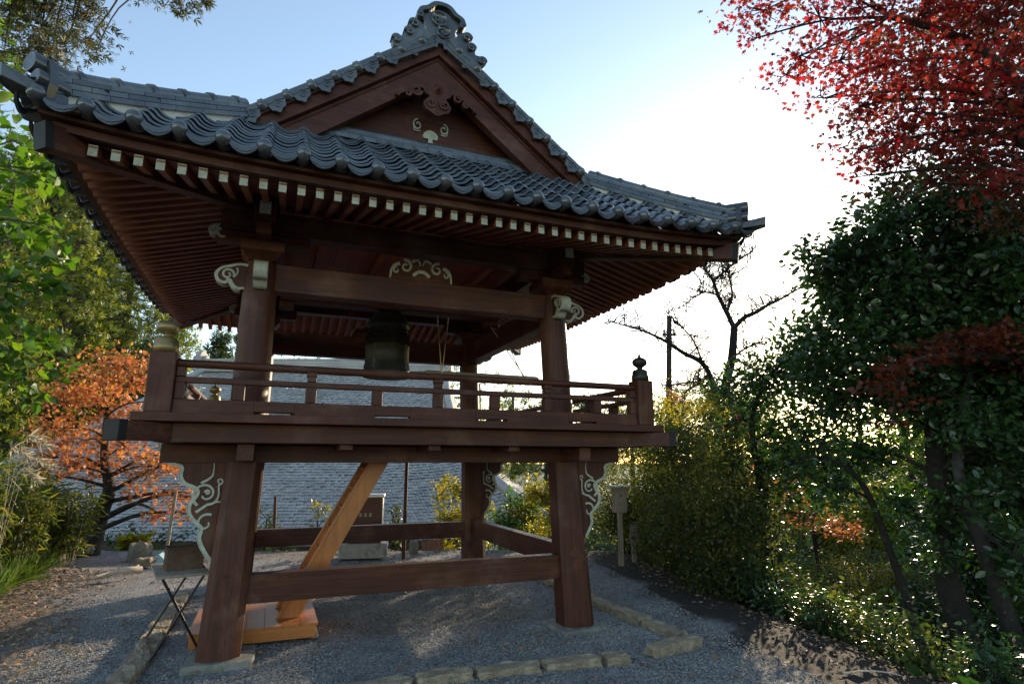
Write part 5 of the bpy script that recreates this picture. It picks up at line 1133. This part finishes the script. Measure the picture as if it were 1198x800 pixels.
GT = [(5,8.2),(22,8.6),(38,9.0),(-10,7.8),(12,9.4),(30,9.8),(50,9.6),(-25,7.2),(75,11.0),(90,11.4)]
for i, (px, d) in enumerate(GT):
    blades('grass_tuft', 'green grass tuft on the left bank'+[' at the very edge',' second from the edge',' by the leaf litter',' beyond the edge',' behind the front tuft',' under the bamboo grass',' farthest right of the bank',' nearest the camera',' below the maple trunk',' right of the maple trunk foot'][i], 'grass tuft', ground_at(px, d, -.01), 420, .32, .30, 'leaf_grass', 'grass tufts on the left bank')
for i, (px, py) in enumerate(((30,522),(38,548),(22,560),(12,535))):
    b = ground_at(5+i*4, 7.9, 0); e = D(px, py, 7.6)-b; m = MB(); pt = smooth2([(0,0,0), tuple(e*.6+Vector((0,0,.35))), tuple(e+Vector((0,0,.12))), tuple(e+RT*.22)], 6)
    t = thing('pampas_plume', b, 'silvery grass plume arching at the left edge, '+['topmost','second from the top','lowest','leftmost'][i], 'plume', 'silvery plumes at the left edge'); m.tube(pt, taper(len(pt), .0025, .001), 4); m.build('stalk', 'dead_wood', t)
    P = np.array([np.array(p)+rng.normal(size=3)*.008 for p in pt[-7:] for _ in range(7)]); leaf_mesh('plume', P, .13, T_BLADE, 'plume', t, .1, .3, np.tile(np.array(RT), (len(P), 1))*2.2)
LP2 = [(160,632,12.2,.22,'leaf_yellow',.09,'bright yellow-green plant above the boulder'),(95,632,12.0,.16,'leaf_yellow',.07,'low yellow plant left of the maple trunk'),(75,652,10.8,.06,'leaf_yellow',.06,'tiny yellow sprout in the leaf litter'),(178,650,11.9,.10,'leaf_bright',.07,'small green plant right of the boulder'),
       (60,615,13.2,.45,'leaf_cedar_deep',.07,'dark bush left of the maple trunk'),(140,625,13.2,.40,'leaf_cedar_deep',.07,'dark bush at the foot of the maple'),(200,632,12.8,.34,'leaf_cedar_deep',.07,'dark bush behind the slanting stake'),(235,640,12.9,.34,'leaf_olive',.07,'dull bush behind the left front post'),(100,615,13.6,.4,'leaf_cedar_deep',.07,'dark bush right behind the maple trunk'),(25,610,12.6,.45,'leaf_cedar_deep',.07,'dark bush behind the bamboo grass'),(175,620,13.6,.35,'leaf_olive',.07,'dull bush below the hall eave')]
for px, py, d, r, lm, sz, lab in LP2:
    c = D(px, py, d); b = gz(c, -.03); cl = []
    for k in range(12): t = rng.uniform(.2, 1.1); cl.append((b+(c-b)*t+Vector((rng.uniform(-1,1)*r, rng.uniform(-.6,.6)*r, rng.uniform(-.1,.4)*r)), r*.45, r*.4))
    tree('bank_plant', lab, 'plant', b, [b, b+(c-b)*.6+Vector((0,0,.02)), c+Vector((0,0,.03))], cl, lm, sz, 2600, T_OVAL if r > .25 else T_BROAD, group='plants below the orange maple', bark='dark_bark', r0=.02, r1=.006, twig_r=.004, twigs=False)

# ground cover under the right-hand trees
n = 46000; qx = rng.uniform(3.6, 30, n); qy = rng.uniform(-7, 26, n); k = (qx > edge_x(qy)+1.25+rng.normal(size=n)*.25) & (np.abs(fwd(qx, qy)) < 34); qx, qy = qx[k], qy[k]
hp_ = .12+.45*np.clip(np.sin(qx*1.7+qy*.6)*np.sin(qy*1.9-qx*.5), 0, 1)
m_ = np.stack([np.interp((qx-CAM.x)*RT.x+(qy-CAM.y)*RT.y, [0], [0])*0+qx, qy, gh(qx, qy)+rng.uniform(0, 1, len(qx))*hp_], 1)
tag(leaf_mesh('undergrowth', m_, .15, T_OVAL, 'leaf_evergreen', None, .5, jit=.5), 'dark low undergrowth covering the slope beyond the right verge', 'undergrowth', kind='stuff')

# dark evergreen bushes filling in beneath the trees at the right edge
for i, (px, d, top, wd, lab) in enumerate(((1120, 8.6, 600, .75, 'dark evergreen bush behind the main stem at the right'), (1190, 8.0, 560, .85, 'tall dark evergreen bush at the right edge behind the stems'), (1235, 6.9, 560, .8, 'dark evergreen bush beyond the right edge'), (1165, 7.2, 690, .5, 'low dark evergreen bush between the stems above the timber steps'), (1225, 5.6, 640, .5, 'dark evergreen bush in the lower right corner'), (1075, 10.2, 600, .7, 'dark evergreen bush behind the thin bent stem'))):
    b = ground_at(px, d); H = D(px, top, d).z-b.z; cl = []
    for k in range(18): t = rng.uniform(.1, 1); a = rng.uniform(0, 2*PI); q = wd*.7*math.sqrt(rng.uniform(0, 1)); cl.append((b+Vector((q*math.cos(a), q*math.sin(a), H*t)), wd*.42, wd*.36))
    tree('evergreen_bush', lab, 'bush', b, [b, b+Vector((.05, 0, H*.5)), b+Vector((0, .05, H*.9))], cl, 'leaf_evergreen', .09, 3000, T_OVAL, group='evergreen bushes at the right edge', bark='dark_bark', r0=.05, r1=.015, droop=.3, twigs=False)

for i, (px, d) in enumerate(((1105, 6.6), (1120, 6.2), (935, 7.9), (1140, 6.1), (965, 7.6), (1110, 5.9))):
    b = ground_at(px, d, -.03); cl = [(b+Vector((rng.uniform(-.3,.3), rng.uniform(-.3,.3), rng.uniform(.1,.5))), .2, .16) for _ in range(9)]
    tree('verge_bush', ['low dark bush on the soil edge nearest the lower path','low dark bush left of the evergreen stems','low dark bush left of the stump','low dark bush at the foot of the main evergreen','low dark bush under the camellia edge','low dark bush nearest the camera on the right soil edge'][i], 'bush', b, [b, b+Vector((.03,0,.2)), b+Vector((0,.03,.4))], cl, 'leaf_camellia', .07, 2600, T_OVAL, group='low bushes on the right soil edge', bark='dark_bark', r0=.015, r1=.006, twig_r=.004, twigs=False)

for i in range(15):
    y = -4.7+i*.27; x = float(edge_x(y))+1.6+.35*math.sin(i*2.4); b = gz((x, y), -.03); h = .50+.16*math.sin(i*1.7)
    r = thing('leafy_plant', b, 'small-leaved plant among the low greenery on the right verge', 'plant', 'low leafy plants of the right verge')
    cl = [(np.array([rng.uniform(-.2,.2), rng.uniform(-.2,.2), h*rng.uniform(.15, 1)]), .18, .15) for _ in range(8)]
    P, O, T = clump_points(cl, 4600, .5); m = MB()
    for c, sc in T: m.tube([(0,0,0), tuple(c*.55+np.array([.03,.02,.05])), tuple(c)], [.008,.006,.003], 4)
    m.build('stems', 'dark_bark', r); leaf_mesh('foliage', P, .055, T_OVAL, ['leaf_camellia', 'leaf_evergreen', 'leaf_olive'][i % 3], r, .5, .1, O)
